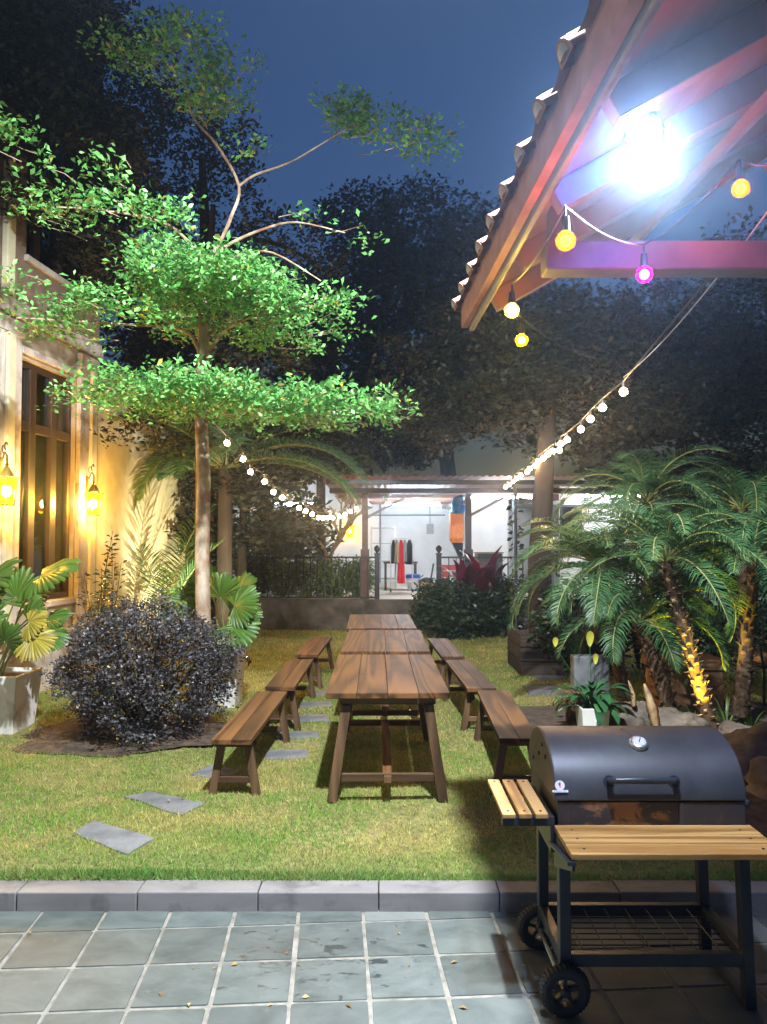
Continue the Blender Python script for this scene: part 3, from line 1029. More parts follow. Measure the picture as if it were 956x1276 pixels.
# second rack frame, dark table behind
x0 = at(462, 700, 17.5).x
t_ = thing('shelf_rack', 'tall pale metal shelf frame standing behind the brown post', 'shelf', (x0 + .3, 17.6, PZ))
p = MB()
for x in (x0, x0 + .55):
    for y in (17.4, 17.8):
        p.box(x, x + .03, y, y + .03, PZ + .003, 2.05)
p.build('frame', plain('pale_metal', (0.5, 0.52, 0.5), 0.4), t_, world=True)
for z in (.85, 1.25, 1.65, 2.0):
    MB().box(x0 + .031, x0 + .549, 17.40, 17.83, z, z + .02).build('shelf', plain('pale_shelf', (0.35, 0.36, 0.34), 0.5), t_, world=True)
x0 = at(478, 700, 17.0).x
t_ = thing('side_table', 'small dark wooden table behind the clothes rack', 'table', (x0 + .4, 17.1, PZ))
MB().box(x0, x0 + .75, 16.9, 17.4, 1.22, 1.26).build('table_top', M['rail_wood'], t_, world=True, bevel=.004)
for x in (x0 + .02, x0 + .68):
    for y in (16.92, 17.33):
        MB().box(x, x + .05, y, y + .05, PZ + .003, 1.219).build('leg', M['rail_wood'], t_, world=True)
# bucket, box, frames
c = at(515, 730, 16.9); c.z = PZ
t_ = thing('bucket', 'white bucket with a blue lid on the pavilion floor', 'bucket', c)
MB().lathe([(.12, .004), (.15, .26), (.155, .27), (.15, .275)], c, 20).build('pail', plain('white_plastic', (0.62, 0.66, 0.72), 0.4), t_, world=True, smooth=True)
MB().lathe([(.165, .278), (.17, .30), (.16, .35), (.11, .36), (.02, .362)], c, 20).build('bucket_lid', plain('blue_plastic', (0.02, 0.08, 0.36), 0.4), t_, world=True, smooth=True)
c = at(531, 731, 16.8); c.z = PZ
t_ = thing('cardboard_box', 'open brown cardboard box stuffed with dark cloth on the pavilion floor', 'box', c)
p = MB()
for (a, b_, d, e) in ((-.15, .15, -.12, -.112), (-.15, .15, .112, .12), (-.15, -.142, -.112, .112), (.142, .15, -.112, .112)):
    p.box(c.x + a, c.x + b_, c.y + d, c.y + e, PZ + .004, PZ + .20)
p.build('carton', plain('cardboard', (0.52, 0.30, 0.12), 0.85), t_, world=True)
p = MB()
for k in range(6):
    p.ball((c.x - .1 + .04 * k, c.y + .05 * math.sin(k * 2), PZ + .20 + .02 * (k % 3)), .065, 10, 7, .8)
p.build('cloth_bundle', plain('dark_cloth', (0.04, 0.045, 0.07), 0.9), t_, world=True, smooth=True)
c = at(540, 735, 15.9); c.z = PZ
t_ = thing('folding_stand', 'black folding easel leaning behind the ball topped post', 'stand', c)
for dx in (-.10, .05):
    MB().bar((c.x + dx, c.y, PZ + .004), (c.x + dx + .11, c.y + .05, PZ + .62), .035, .02).build('leg', M['black_iron'], t_, world=True)
MB().bar((c.x + .03, c.y - .15, PZ + .004), (c.x + .12, c.y + .05, PZ + .60), .03, .02).build('strut', M['black_iron'], t_, world=True)
# orange box on its stand, blue sheet
YO = 14.62
a, b_ = at(561.5, 640, YO), at(578.5, 673, YO)
t_ = thing('heater', 'orange cabinet on a black funnel stand beside the dark post', 'cabinet', ((a.x + b_.x) / 2, YO + .15, PZ))
p = MB(); p.box(a.x, b_.x, YO, YO + .3, b_.z + .02, a.z)
p.add([(a.x, YO, b_.z + .019), (b_.x, YO, b_.z + .019), (b_.x, YO + .3, b_.z + .019), (a.x, YO + .3, b_.z + .019), (a.x + .03, YO + .03, b_.z - .05), (b_.x - .03, YO + .03, b_.z - .05), (b_.x - .03, YO + .27, b_.z - .05), (a.x + .03, YO + .27, b_.z - .05)],
      [(0, 1, 5, 4), (1, 2, 6, 5), (2, 3, 7, 6), (3, 0, 4, 7), (4, 5, 6, 7)])
p.build('housing', plain('orange_paint', (0.80, 0.27, 0.03), 0.45), t_, world=True, bevel=.012)
p = MB(); p.add([(a.x + .04, YO + .04, b_.z - .052), (b_.x - .02, YO + .04, b_.z - .052), (b_.x - .02, YO + .26, b_.z - .052), (a.x + .04, YO + .26, b_.z - .052), (b_.x - .08, YO + .1, b_.z - .36), (b_.x - .02, YO + .1, b_.z - .36), (b_.x - .02, YO + .2, b_.z - .36), (b_.x - .08, YO + .2, b_.z - .36)],
      [(0, 1, 5, 4), (1, 2, 6, 5), (2, 3, 7, 6), (3, 0, 4, 7), (4, 5, 6, 7), (0, 1, 2, 3)])
p.box(b_.x - .07, b_.x - .03, YO + .12, YO + .18, PZ + .004, b_.z - .359)
p.build('stand', M['black_iron'], t_, world=True)
p = MB()
z0 = a.z + .004
prof = []
for i in range(9):
    t = i / 8
    for k in range(16):
        an = 2 * PI * k / 16
        r1 = (.14 - .02 * t + .02 * math.sin(3 * an + i)) * (1 if i < 8 else .35)
        prof.append((a.x + .13 + .07 * t + r1 * .95 * math.cos(an), YO + .15 + r1 * math.sin(an), z0 + .36 * t))
ff = [(i * 16 + k, i * 16 + (k + 1) % 16, (i + 1) * 16 + (k + 1) % 16, (i + 1) * 16 + k) for i in range(8) for k in range(16)]
ff += [tuple(range(16))[::-1], tuple(128 + k for k in range(16))]
o = MB().add(prof, ff).build('plastic_sheet', surf('blue_tarpaulin', (0.01, 0.12, 0.65), (0.03, 0.32, 0.95), 8, 0.35, bmp=.5), loc=(a.x + .15, YO + .15, z0), world=True, smooth=True)
tag(o, 'bundled bright blue plastic sheet on top of the orange cabinet', 'tarpaulin')
# red crate and dark cabinet behind the railing
c = at(563, 720, 15.2)
t_ = thing('crate', 'red plastic crate behind the railing near the ball topped post', 'crate', (c.x, 15.2, PZ))
p = MB()
for z in (.75, .88, 1.01, 1.14):
    p.box(c.x - .2, c.x + .2, 15.05, 15.07, z, z + .10); p.box(c.x - .2, c.x + .2, 15.33, 15.35, z, z + .10)
for x in (-.2, .18):
    p.box(c.x + x, c.x + x + .02, 15.03, 15.37, PZ + .004, 1.25)
p.build('crate_shell', plain('red_plastic', (0.42, 0.035, 0.03), 0.5), t_, world=True)
MB().box(c.x - .05, c.x + .08, 15.02, 15.028, .93, .98).build('screen', glow('green_screen', (0.1, 0.9, 0.7), 1.2), t_, world=True)
c = at(612, 720, 15.4)
t_ = thing('cabinet', 'dark metal cabinet behind the red leaved plant', 'cabinet', (c.x, 15.5, PZ))
MB().box(c.x - .28, c.x + .22, 15.3, 15.8, PZ + .004, 1.46).build('carcass', M['dark_post'], t_, world=True, bevel=.01)
MB().box(c.x - .25, c.x + .19, 15.285, 15.297, PZ + .10, 1.40).build('door', plain('grey_green_door', (0.05, 0.06, 0.06), 0.4), t_, world=True, bevel=.004)
MB().box(c.x - .30, c.x + .24, 15.28, 15.82, 1.464, 1.49).build('top_board', plain('olive_board', (0.16, 0.15, 0.08), 0.5), t_, world=True)

M['old_board'] = wood('old_board', (0.014, 0.010, 0.008), (0.050, 0.036, 0.026), 'x', rough=.8, isl=.3)
# timber edging and low bench of logs by the palms
g_ = gz(668, 836, LZ)
t_ = thing('timber_planter', 'low weathered timber planter box round the dark leaning tree trunk', 'planter', (1.95, 9.5, LZ))
for k, z in enumerate((LZ, LZ + .17, LZ + .34)):
    MB().box(1.65, 2.75, 9.30, 9.36, z + .004, z + .165).build('side_board', M['old_board'], t_, world=True, bevel=.006)
    MB().box(1.65, 1.71, 9.365, 10.3, z + .004, z + .165).build('side_board', M['old_board'], t_, world=True, bevel=.006)
MB().box(1.72, 2.75, 9.365, 10.3, LZ + .01, LZ + .44).build('soil_fill', M['soil'], t_, world=True)
# ------------------------------------------------------------------ tables: origin on the lawn under the middle of the near edge
TL, TW, TT = 1.61, 0.765, 0.68     # length, width, height of the top
def make_table():
    t_ = thing('picnic_table', 'x', 'table', (0, 0, 0), 0, 'wooden tables in a row on the lawn')
    p = MB()
    n_ = 4
    bw = TW / n_
    for k in range(n_):
        x0 = -TW / 2 + k * bw
        p.box(x0 + .0012, x0 + bw - .0012, 0, TL, TT - .036 + .0004 * (k % 2), TT + .0006 * (k % 2))
    p.build('table_top', M['dark_wood'], t_, bevel=.004)
    p = MB()
    for y in (.07, TL - .12):
        p.box(-.30, .30, y, y + .05, TT - .085, TT - .0365)
    for x in (-.30, .26):
        p.box(x, x + .04, .1205, TL - .1205, TT - .08, TT - .037)
    p.build('apron', M['rail_wood'], t_, bevel=.003)
    for y in (.06, TL - .11):
        for s in (-1, 1):
            a, b_ = Vector((s * .345, y + .02, 0.0)), Vector((s * .255, y + .02, TT - .0855))
            MB().bar(a, b_, .062, .055, (0, 1, 0)).build('leg', M['leg_wood'], t_, bevel=.004)
        MB().box(-.285, .285, y - .005, y + .035, .125, .17).build('stretcher', M['rail_wood'], t_, bevel=.003)
    MB().box(-.03, .03, .092, TL - .118, .13, .165).build('long_stretcher', M['dark_wood'], t_, bevel=.003)
    MB().box(-.022, .022, .02, .0545, .128, .168).build('wedge', M['rail_wood'], t_)
    return t_
def rotz_for(a, b_):
    return math.atan2(-(b_.x - a.x), b_.y - a.y)
tab = make_table()
TABS = [((0.026, 4.755, 0.55), 'wooden picnic table nearest the patio, its worn top lit by the floodlight'),
        ((0.016, 6.59, 0.1), 'middle one of the three dark picnic tables in the row'),
        ((-0.018, 8.35, 1.2), 'last of the three picnic tables, closest to the railing, with a dull dry top')]
for k, ((x, y, rr_), lb) in enumerate(TABS):
    o = tab if k == 0 else copy_tree(tab)
    o.location = (x, y, float(lawn_z(x, y + .8)) + .002)
    o.rotation_euler.z = R(rr_)
    o['label'] = lb

# benches
BL, BW, BT = 1.56, 0.25, 0.385
def make_bench():
    t_ = thing('bench', 'x', 'bench', (0, 0, 0), 0, 'wooden benches beside the tables')
    p = MB()
    p.box(-BW / 2, -.001, 0, BL, BT - .034, BT)
    p.box(.001, BW / 2, 0, BL, BT - .0345, BT - .0004)
    p.build('seat', M['dark_wood'], t_, bevel=.004)
    for y in (.09, BL - .13):
        MB().box(-.10, .10, y, y + .04, BT - .07, BT - .0348).build('batten', M['rail_wood'], t_, bevel=.003)
    for y in (.10, BL - .14):
        for s in (-1, 1):
            MB().bar((s * .142, y + .02, 0), (s * .082, y + .02, BT - .036), .05, .045, (0, 1, 0)).build('leg', M['leg_wood'], t_, bevel=.003)
        MB().box(-.115, .115, y + .003, y + .035, .085, .125).build('stretcher', M['rail_wood'], t_, bevel=.003)
    return t_
ben = make_bench()
BEN = [((-.954, 4.86), (-.92, 6.42), 'front bench on the shrub side, beside the table nearest the patio'),
       ((-.878, 6.56), (-.86, 8.12), 'middle bench on the shrub side, beside the middle table'),
       ((-.836, 8.40), (-.79, 10.0), 'pale lit bench on the shrub side, furthest from the patio'),
       ((.845, 4.82), (.895, 6.38), 'front bench on the palm side, its end hidden behind the barrel grill'),
       ((.825, 6.50), (.765, 8.05), 'middle bench on the palm side, dark red brown top'),
       ((.752, 8.34), (.69, 9.9), 'bench on the palm side nearest the red leaved plant')]
for k, (a, b_, lb) in enumerate(BEN):
    o = ben if k == 0 else copy_tree(ben)
    o.location = (a[0], a[1], float(lawn_z(a[0], a[1] + .7)) + .002)
    o.rotation_euler.z = rotz_for(Vector((*a, 0)), Vector((*b_, 0)))
    o['label'] = lb

# ------------------------------------------------------------------ barrel grill (modelled in place, x along the barrel)
M['grill_black'] = surf('grill_lid_paint', (0.028, 0.029, 0.034), (0.046, 0.047, 0.053), 7, 0.47, bmp=0.03, c3=(0.055, 0.058, 0.066), s3=2.5, spec=0.6)
m, t, n, l, b = new_mat('burnt_steel')
f1 = noise(n, l, 5.5, (1, 1, 2.2), 5, 0.6, 0.8)
f2 = noise(n, l, 20, (1, 1, 0.5), 4, 0.6)
sx = n.new('ShaderNodeSeparateXYZ'); tc = n.new('ShaderNodeTexCoord'); l.new(tc.outputs['Object'], sx.inputs[0])
band = n.new('ShaderNodeMapRange'); band.inputs[1].default_value, band.inputs[2].default_value = 0.0, 0.20
band.inputs[3].default_value, band.inputs[4].default_value = 0.14, -0.16
ab = n.new('ShaderNodeMath'); ab.operation = 'ADD'; ab.inputs[1].default_value = 0.10
ab2 = n.new('ShaderNodeMath'); ab2.operation = 'ABSOLUTE'
l.new(sx.outputs[0], ab.inputs[0]); l.new(ab.outputs[0], ab2.inputs[0]); l.new(ab2.outputs[0], band.inputs[0])
ad = n.new('ShaderNodeMath'); ad.operation = 'ADD'; l.new(f1, ad.inputs[0]); l.new(band.outputs[0], ad.inputs[1])
c = mixc(n, l, ramp(n, l, ad.outputs[0], 0.50, 0.58), (0.045, 0.042, 0.048), (0.30, 0.16, 0.085))
c = mixc(n, l, ramp(n, l, f2, 0.55, 0.75), c, (0.10, 0.07, 0.055))
l.new(c, b.inputs['Base Color']); b.inputs['Roughness'].default_value = 0.6; b.inputs['Metallic'].default_value = 0.15
M['burnt'] = m
GX0, GX1 = 0.625, 1.335
GYc, GR, GZ = 3.07, 0.262, 0.742
RZ = 0.205
gl_ = thing('barrel_grill', 'black barrel charcoal grill on wheels with pine side shelves, standing on the slate patio', 'grill', (0.98, GYc, 0))
def arc(r, rz, a0, a1, n_, y0=GYc, z0=GZ):
    return [(y0 - r * math.cos(a0 + (a1 - a0) * i / n_), z0 + rz * math.sin(a0 + (a1 - a0) * i / n_)) for i in range(n_ + 1)]
p = MB().prism(arc(GR, RZ, 0, PI, 28), GX0, GX1, 'x')
lid = p.build('lid', M['grill_black'], gl_, world=True, smooth=True, auto=45, bevel=.006)
p = MB()
body = [(GYc - GR + .006, GZ - .006), (GYc - GR + .006, GZ - .09)] + [(GYc - (GR - .006) * math.cos(a), GZ - .09 - .15 * math.sin(a)) for a in [PI * k / 14 for k in range(1, 14)]] + [(GYc + GR - .006, GZ - .09), (GYc + GR - .006, GZ - .006)]
p.prism(body, GX0 + .012, GX1 - .006, 'x')
p.build('fire_box', M['burnt'], gl_, world=True, smooth=True, auto=40)
# seam strips, hinge
p = MB(); p.box(GX0 + .46, GX0 + .475, GYc - GR + .001, GYc - GR + .0058, GZ - .086, GZ - .008)
p.build('seam_strip', M['grill_black'], gl_, world=True)
# lid handle with stand-offs
def lidpt(x, a, off=0.0):
    return Vector((x, GYc - (GR + off) * math.cos(a), GZ + (RZ + off) * math.sin(a)))
h0, h1 = at(768, 972, GYc - GR - .03), at(852, 971, GYc - GR - .03)
ah = 0.34
p = MB(); p.tube([lidpt(h0.x, ah, -.004), lidpt(h0.x, ah, .030), lidpt(h0.x + .012, ah, .044), lidpt(h1.x - .012, ah, .044), lidpt(h1.x, ah, .030), lidpt(h1.x, ah, -.004)], .0125, 10)
hd = p.build('handle', M['black_paint'], lid, world=True, smooth=True)
for x in (h0.x, h1.x):
    MB().tube([lidpt(x, ah, -.002), lidpt(x, ah, .004)], .022, 12).build('handle_flange', M['black_paint'], hd, world=True, smooth=True)
# thermometer
tx = at(797, 931, GYc - .1).x
at_ = 1.02
c0 = lidpt(tx, at_, 0); nn = Vector((0, -math.cos(at_) / GR, math.sin(at_) / RZ)).normalized()
p = MB(); p.tube([c0, c0 + nn * .012, c0 + nn * .017], [.036, .036, .030], 24)
th = p.build('thermometer', M['steel'], lid, world=True, smooth=True, auto=50)
p = MB(); p.tube([c0 + nn * .0172, c0 + nn * .0182], .026, 24)
dial = p.build('dial', plain('white_dial', (0.55, 0.56, 0.57), 0.3), th, world=True)
p = MB(); ux = Vector((1, 0, 0)); uy = nn.cross(ux)
p.bar(c0 + nn * .0188 - (ux * .3 + uy * .6) * .012, c0 + nn * .0188 + (ux * .3 + uy * .6) * .03, .003, .001, nn)
for k in range(11):
    a = -2.2 + k * .44
    d_ = ux * math.sin(a) + uy * math.cos(a)
    p.bar(c0 + nn * .0186 + d_ * .020, c0 + nn * .0186 + d_ * .024, .0014, .0008, nn)
p.build('needle', M['black_iron'], th, world=True)
# small dark line above the thermometer
p = MB()
for k in range(8):
    p.bar(lidpt(tx - .006 - .003 * k, at_ + .16 + .045 * k, .0005), lidpt(tx - .009 - .003 * k, at_ + .16 + .045 * (k + 1), .0005), .004, .0012, nn)
p.build('lid_line', M['black_iron'], lid, world=True)
# round badge with a red flame over a white name strip
bx = at(701, 983, GYc - GR).x
ab_ = 0.27
cb = lidpt(bx, ab_, 0); nb_ = Vector((0, -math.cos(ab_) / GR, math.sin(ab_) / RZ)).normalized(); ub = nb_.cross(Vector((1, 0, 0)))
ub = ub if ub.z > 0 else -ub
M['badge_white'] = plain('badge_white', (0.75, 0.73, 0.74), 0.4)
M['badge_red'] = plain('badge_red', (0.65, 0.03, 0.04), 0.4)
p = MB(); p.tube([cb, cb + nb_ * .003], .018, 24)
p.bar(cb - ub * .020 + nb_ * .0018 - Vector((.029, 0, 0)), cb - ub * .020 + nb_ * .0018 + Vector((.029, 0, 0)), .008, .0036, nb_)
bd = p.build('badge', M['badge_white'], lid, world=True)
p = MB()
fl = [(-.004, .002), (-.0055, .006), (-.003, .0095), (.001, .011), (.0035, .008), (.003, .004), (.0018, .000), (.0024, -.005), (.0005, -.009), (-.0015, -.004)]
k = len(fl)
p.add([cb + nb_ * .0032 + Vector((u, 0, 0)) + ub * v for u, v in fl] + [cb + nb_ * .0040 + Vector((u, 0, 0)) + ub * v for u, v in fl],
      [tuple(range(k))[::-1], tuple(range(k, 2 * k))] + [(i, (i + 1) % k, k + (i + 1) % k, k + i) for i in range(k)])
p.build('flame_mark', M['badge_red'], bd, world=True)
p = MB()
for k in range(9):
    p.bar(cb - ub * .020 + nb_ * .0038 + Vector((-.022 + .0052 * k, 0, 0)), cb - ub * .020 + nb_ * .0038 + Vector((-.0185 + .0052 * k, 0, 0)), .003, .0008, nb_)
p.build('lettering', plain('badge_grey', (0.40, 0.40, 0.42), 0.5), bd, world=True)
# side handle and chimney disc of the left end
p = MB(); p.tube([(GX1 - .002, GYc - .16, GZ - .05), (GX1 + .045, GYc - .16, GZ - .045), (GX1 + .055, GYc - .15, GZ - .045), (GX1 + .055, GYc + .0, GZ - .045), (GX1 + .045, GYc + .01, GZ - .045), (GX1 - .002, GYc + .01, GZ - .05)], .011, 8)
p.build('side_handle', M['black_paint'], gl_, world=True, smooth=True)
for (yy, zz, r_) in ((GYc - .10, GZ + .12, .010), (GYc - .04, GZ + .15, .008), (GYc + .02, GZ + .10, .008), (GYc + .14, GZ + .05, .007)):
    MB().lathe([(r_, -.004), (r_, .001), (.001, .001)], (GX0 - .001, yy, zz), 10, 'x').build('rivet', M['black_iron'], lid, world=True)
# legs, frame
FXL, FXR, FYF, FYR = 0.648, 1.325, 2.80, 3.18
LB = [((FXL + .005, FYF, .11), (FXL + .005, FYF, .60), 'leg'), ((FXL + .005, FYR, .11), (FXL + .005, FYR, .60), 'leg'),
      ((FXR, FYF, 0.004), (FXR - .02, FYF, .60), 'leg'), ((FXR, FYR, 0.004), (FXR - .02, FYR, .60), 'leg')]
for a, b_, nm in LB:
    MB().bar(a, b_, .042, .042, (0, 1, 0)).build(nm, M['black_paint'], gl_, world=True, bevel=.004)
p = MB()
zf = .155
p.box(FXL + .027, FXR - .022, FYF - .016, FYF + .016, zf, zf + .045)
p.box(FXL + .027, FXR - .022, FYR - .016, FYR + .016, zf, zf + .045)
p.box(FXL - .012, FXL + .022, FYF + .023, FYR - .023, zf, zf + .045)
p.box(FXR - .022, FXR + .012, FYF + .023, FYR - .023, zf, zf + .045)
p.box(FXR - .018, FXR + .018, FYF + .022, FYR - .022, .004, .026)
p.build('base_frame', M['black_paint'], gl_, world=True, bevel=.003)
p = MB()
for k in range(1, 9):
    y = FYF + (FYR - FYF) * k / 9
    p.tube([(FXL + .03, y, zf + .028), (FXR - .03, y, zf + .028)], .0026, 5)
for k in range(1, 8):
    x = FXL + (FXR - FXL) * k / 8
    p.tube([(x, FYF + .018, zf + .033), (x, FYR - .018, zf + .033)], .0026, 5)
p.build('grid_shelf', M['black_iron'], gl_, world=True)
# braces that carry the barrel
p = MB()
p.box(GX0 - .018, GX0 - .004, GYc - .27, GYc + .24, .56, .60)
p.bar((GX0 - .006, GYc - .24, .585), (GX0 - .006, GYc - .54, .628), .03, .012)
p.add([(GX0 - .003, GYc - .25, .628), (GX0 - .003, GYc - .53, .628), (GX0 - .003, GYc - .53, .60), (GX0 - .003, GYc - .25, .50), (GX0 + .006, GYc - .25, .628), (GX0 + .006, GYc - .53, .628), (GX0 + .006, GYc - .53, .60), (GX0 + .006, GYc - .25, .50)],
      [(0, 1, 2, 3), (4, 7, 6, 5), (0, 4, 5, 1), (1, 5, 6, 2), (2, 6, 7, 3), (3, 7, 4, 0)])
p.build('bracket', M['black_paint'], gl_, world=True)
MB().box(GX1 + .002, GX1 + .014, GYc - .24, GYc + .24, .56, .60).build('bracket', M['black_paint'], gl_, world=True)
# pine shelves
p = MB()
for k in range(3):
    y0 = 2.545 + k * .089
    p.box(GX0 - .004, GX1 + .01, y0 + .0008, y0 + .088, .634 + .0003 * k, .655 + .0004 * k)
sh = p.build('front_shelf', M['pine_x'], gl_, world=True, bevel=.003)
p = MB()
for x in (GX0 + .05, GX1 - .05):
    for y in (2.59, 2.68, 2.76):
        p.lathe([(.005, -.001), (.005, .0015), (.001, .002)], (x, y, .6555), 8)
p.build('screw', M['black_iron'], sh, world=True)
p = MB(); p.box(GX0 - .002, GX1 + .005, 2.74, 2.78, .60, .633); p.build('shelf_rail', M['black_paint'], gl_, world=True)
for k in range(3):
    x0 = .428 + k * .060
    s_ = MB().box(x0, x0 + .047, 2.78, 3.19, .688, .706).build('side_slat', M['pine_y'], gl_, world=True, bevel=.003)
    q = MB()
    for y in (2.81, 3.16):
        q.lathe([(.005, -.001), (.005, .0015), (.001, .002)], (x0 + .0235, y, .7065), 8)
    q.build('screw', M['black_iron'], s_, world=True)
p = MB(); p.box(.43, GX0 - .019, 2.80, 2.825, .655, .6865); p.box(.43, GX0 - .019, 3.145, 3.17, .655, .6865); p.box(GX0 - .019, GX0 - .0035, 2.80, 3.17, .60, .6865)
p.build('side_bracket', M['black_paint'], gl_, world=True)
# wheels
for (yc) in (2.775 - .018, 3.205 + .010):
    c = Vector((FXL - .005, yc, .089))
    ax = Vector((0.25, -1, 0)).normalized()
    def ringp(r_, h):
        return r_, h
    prof = [(.052, -.022), (.072, -.025), (.084, -.020), (.088, -.008), (.088, .008), (.084, .020), (.072, .025), (.052, .022)]
    mb = MB().lathe(prof, (0, 0, 0), 36, 'y')
    mb.f = mb.f[:-2]
    for k in range(36):
        a = 2 * PI * k / 36
        r0 = Vector((math.cos(a), 0, math.sin(a)))
        for s in (-1, 1):
            mb.bar(r0 * .084 + Vector((0, s * .020, 0)), r0 * .0905 + Vector((0, s * .004, 0)), .006, .006, (1, .3, 0))
    wd = MB().lathe([(.050, -.020), (.056, -.021), (.0565, .021), (.050, .020), (.047, .010), (.047, -.010), (.050, -.020)], (0, 0, 0), 28, 'y')
    wd.f = wd.f[:-2]
    for k in range(5):
        a = 2 * PI * k / 5 + .3
        r0 = Vector((math.cos(a), 0, math.sin(a)))
        wd.bar(r0 * .012, r0 * .05, .013, .022, (0, 1, 0))
    wd.lathe([(.001, -.028), (.010, -.028), (.018, -.018), (.018, .018), (.010, .028), (.001, .028)], (0, 0, 0), 14, 'y')
    for q in (mb, wd):
        q.v = [c + v_ for v_ in q.v]
    tr_ = mb.build('wheel', M['rubber'], gl_, world=True, smooth=True, auto=30)
    wd.build('rim', M['black_paint'], tr_, world=True, smooth=True, auto=30)
MB().tube([(FXL - .005, 2.76, .089), (FXL - .005, 3.21, .089)], .008, 8).build('axle', M['steel'], gl_, world=True)

gl_.location.y += 0.07
gl_.location.x += 0.008
# ------------------------------------------------------------------ tiled porch roof over the patio
M['terracotta'] = surf('terracotta_fascia', (0.40, 0.19, 0.16), (0.54, 0.28, 0.25), 9, 0.75, bmp=0.15, detail=7)
M['roof_board'] = surf('reddish_roof_boards', (0.30, 0.14, 0.14), (0.42, 0.21, 0.20), 6, 0.7, stretch=(1, .2, 1))
M['rafter'] = surf('rafter_paint', (0.30, 0.15, 0.14), (0.40, 0.20, 0.19), 5, 0.6)
M['tile_cap'] = surf('pale_tile_mortar', (0.42, 0.40, 0.38), (0.58, 0.56, 0.53), 14, 0.8, bmp=.2)
M['tile'] = surf('clay_roof_tile', (0.22, 0.11, 0.08), (0.33, 0.17, 0.13), 12, 0.7, bmp=.2)
M['beam_white'] = surf('pale_beam_paint', (0.125, 0.10, 0.090), (0.175, 0.14, 0.125), 7, 0.6)
EZ = 3.10
E0 = at(575, 377, 3.67)
EZ = E0.z
ev = Vector((0.041, -1, 0)).normalized()          # along the eave, towards and past the camera
er = Vector((1, 0.041, 0)).normalized()           # towards the ridge, horizontal
PITR = R(30)
up_s = er * math.cos(PITR) + Vector((0, 0, 1)) * math.sin(PITR)
un_s = Vector((0, 0, 1)) * math.cos(PITR) - er * math.sin(PITR)
def RP(s, r_, h):
    return E0 + ev * s + up_s * r_ + un_s * h
porch = thing('porch_roof', 'sloping tiled porch roof with terracotta fascia and pale end beam above the grill', 'roof', E0)
LEN = 5.2
RUN = 2.8
def rbox(mb, s0, s1, r0, r1, h0, h1):
    return mb.hexa([RP(s0, r0, h0), RP(s0, r1, h0), RP(s1, r1, h0), RP(s1, r0, h0), RP(s0, r0, h1), RP(s0, r1, h1), RP(s1, r1, h1), RP(s1, r0, h1)])
p = MB(); rbox(p, 0, LEN, 0.02, RUN, -.05, -.02); p.build('roof_board', M['roof_board'], porch, world=True)
# fascia: upright board with a scalloped top following the tiles
p = MB()
NS = int(LEN / .048)
top, bot = [], []
for k in range(NS + 1):
    s = LEN * k / NS
    ph = ((s / .238) % 1.0)
    top.append((s, .035 * abs(math.cos(PI * ph)) - .012))
k = len(top)
A = [E0 + ev * s + Vector((0, 0, z)) for s, z in top]
B = [E0 + ev * s + Vector((0, 0, -.125)) for s, z in top]
A2 = [q + er * .03 for q in A]; B2 = [q + er * .03 for q in B]
fs = []
for i in range(k - 1):
    fs += [(i, i + 1, k + i + 1, k + i), (2 * k + i, 3 * k + i, 3 * k + i + 1, 2 * k + i + 1), (i, 2 * k + i, 2 * k + i + 1, i + 1), (k + i, k + i + 1, 3 * k + i + 1, 3 * k + i)]
fs += [(0, k, 3 * k, 2 * k), (k - 1, 3 * k - 1, 4 * k - 1, 2 * k - 1)]
p.add(A + B + A2 + B2, fs); p.build('fascia', M['terracotta'], porch, world=True)
p = MB()
for (z0, z1, o0, o1) in ((-.150, -.07, .033, .055),):
    p.hexa([E0 + ev * s + er * o + Vector((0, 0, z)) for z in (z0, z1) for (s, o) in ((0.03, o0), (0.03, o1), (LEN, o1), (LEN, o0))])
p.build('gutter', plain('grey_gutter', (0.20, 0.19, 0.21), 0.45), porch, world=True, bevel=.006)
# barrel tiles: each a half pipe running up the slope with a pale mortar plug at the eave
tl = MB(); cp = MB()
NT = int(LEN / .238)
for k in range(NT + 1):
    s = .03 + k * .238
    seg = 8
    for j in range(8):
        r0, r1 = -.045 + j * .36, .345 + j * .36
        vv = []
        for rr, rad in ((r0, .046), (r1, .040)):
            for i in range(seg + 1):
                a = PI * i / seg
                vv.append(RP(s + rad * math.cos(a), rr, -.018 + rad * math.sin(a)))
        ff = [(i, i + 1, seg + 2 + i, seg + 1 + i) for i in range(seg)]
        if j == 0:
            ff.append(tuple(range(seg + 1))[::-1])
        tl.add(vv, ff)
    vv = []
    for rr, rad in ((-.054, .018), (-.044, .028)):
        for i in range(seg + 1):
            a = PI * i / seg
            vv.append(RP(s + rad * math.cos(a), rr, -.010 + rad * 1.15 * math.sin(a)))
    cp.add(vv, [(i, i + 1, seg + 2 + i, seg + 1 + i) for i in range(seg)] + [tuple(range(seg + 1))[::-1]])
    # concave pan between two cover tiles
    vv = []
    for rr in (-.04, RUN):
        for i in range(seg + 1):
            a = PI * i / seg
            vv.append(RP(s + .119 + .082 * math.cos(a), rr, .018 - .030 * math.sin(a)))
    tl.add(vv, [(i, seg + 1 + i, seg + 2 + i, i + 1) for i in range(seg)])
tl.build('roof_tile', M['tile'], porch, world=True, smooth=True, auto=50)
cp.build('tile_plug', M['tile_cap'], porch, world=True, smooth=True, auto=60)
for k in range(10):
    s = .08 + k * .54
    p = MB(); rbox(p, s, s + .06, .10, RUN, -.14, -.052); p.build('rafter', M['rafter'], porch, world=True, bevel=.004)
for r_ in (.85, 1.65, 2.5):
    p = MB(); rbox(p, -.0, LEN, r_, r_ + .05, -.18, -.142); p.build('batten', M['rafter'], porch, world=True)
bl, br_ = at(684, 316, 2.75), at(980, 316, 2.75)
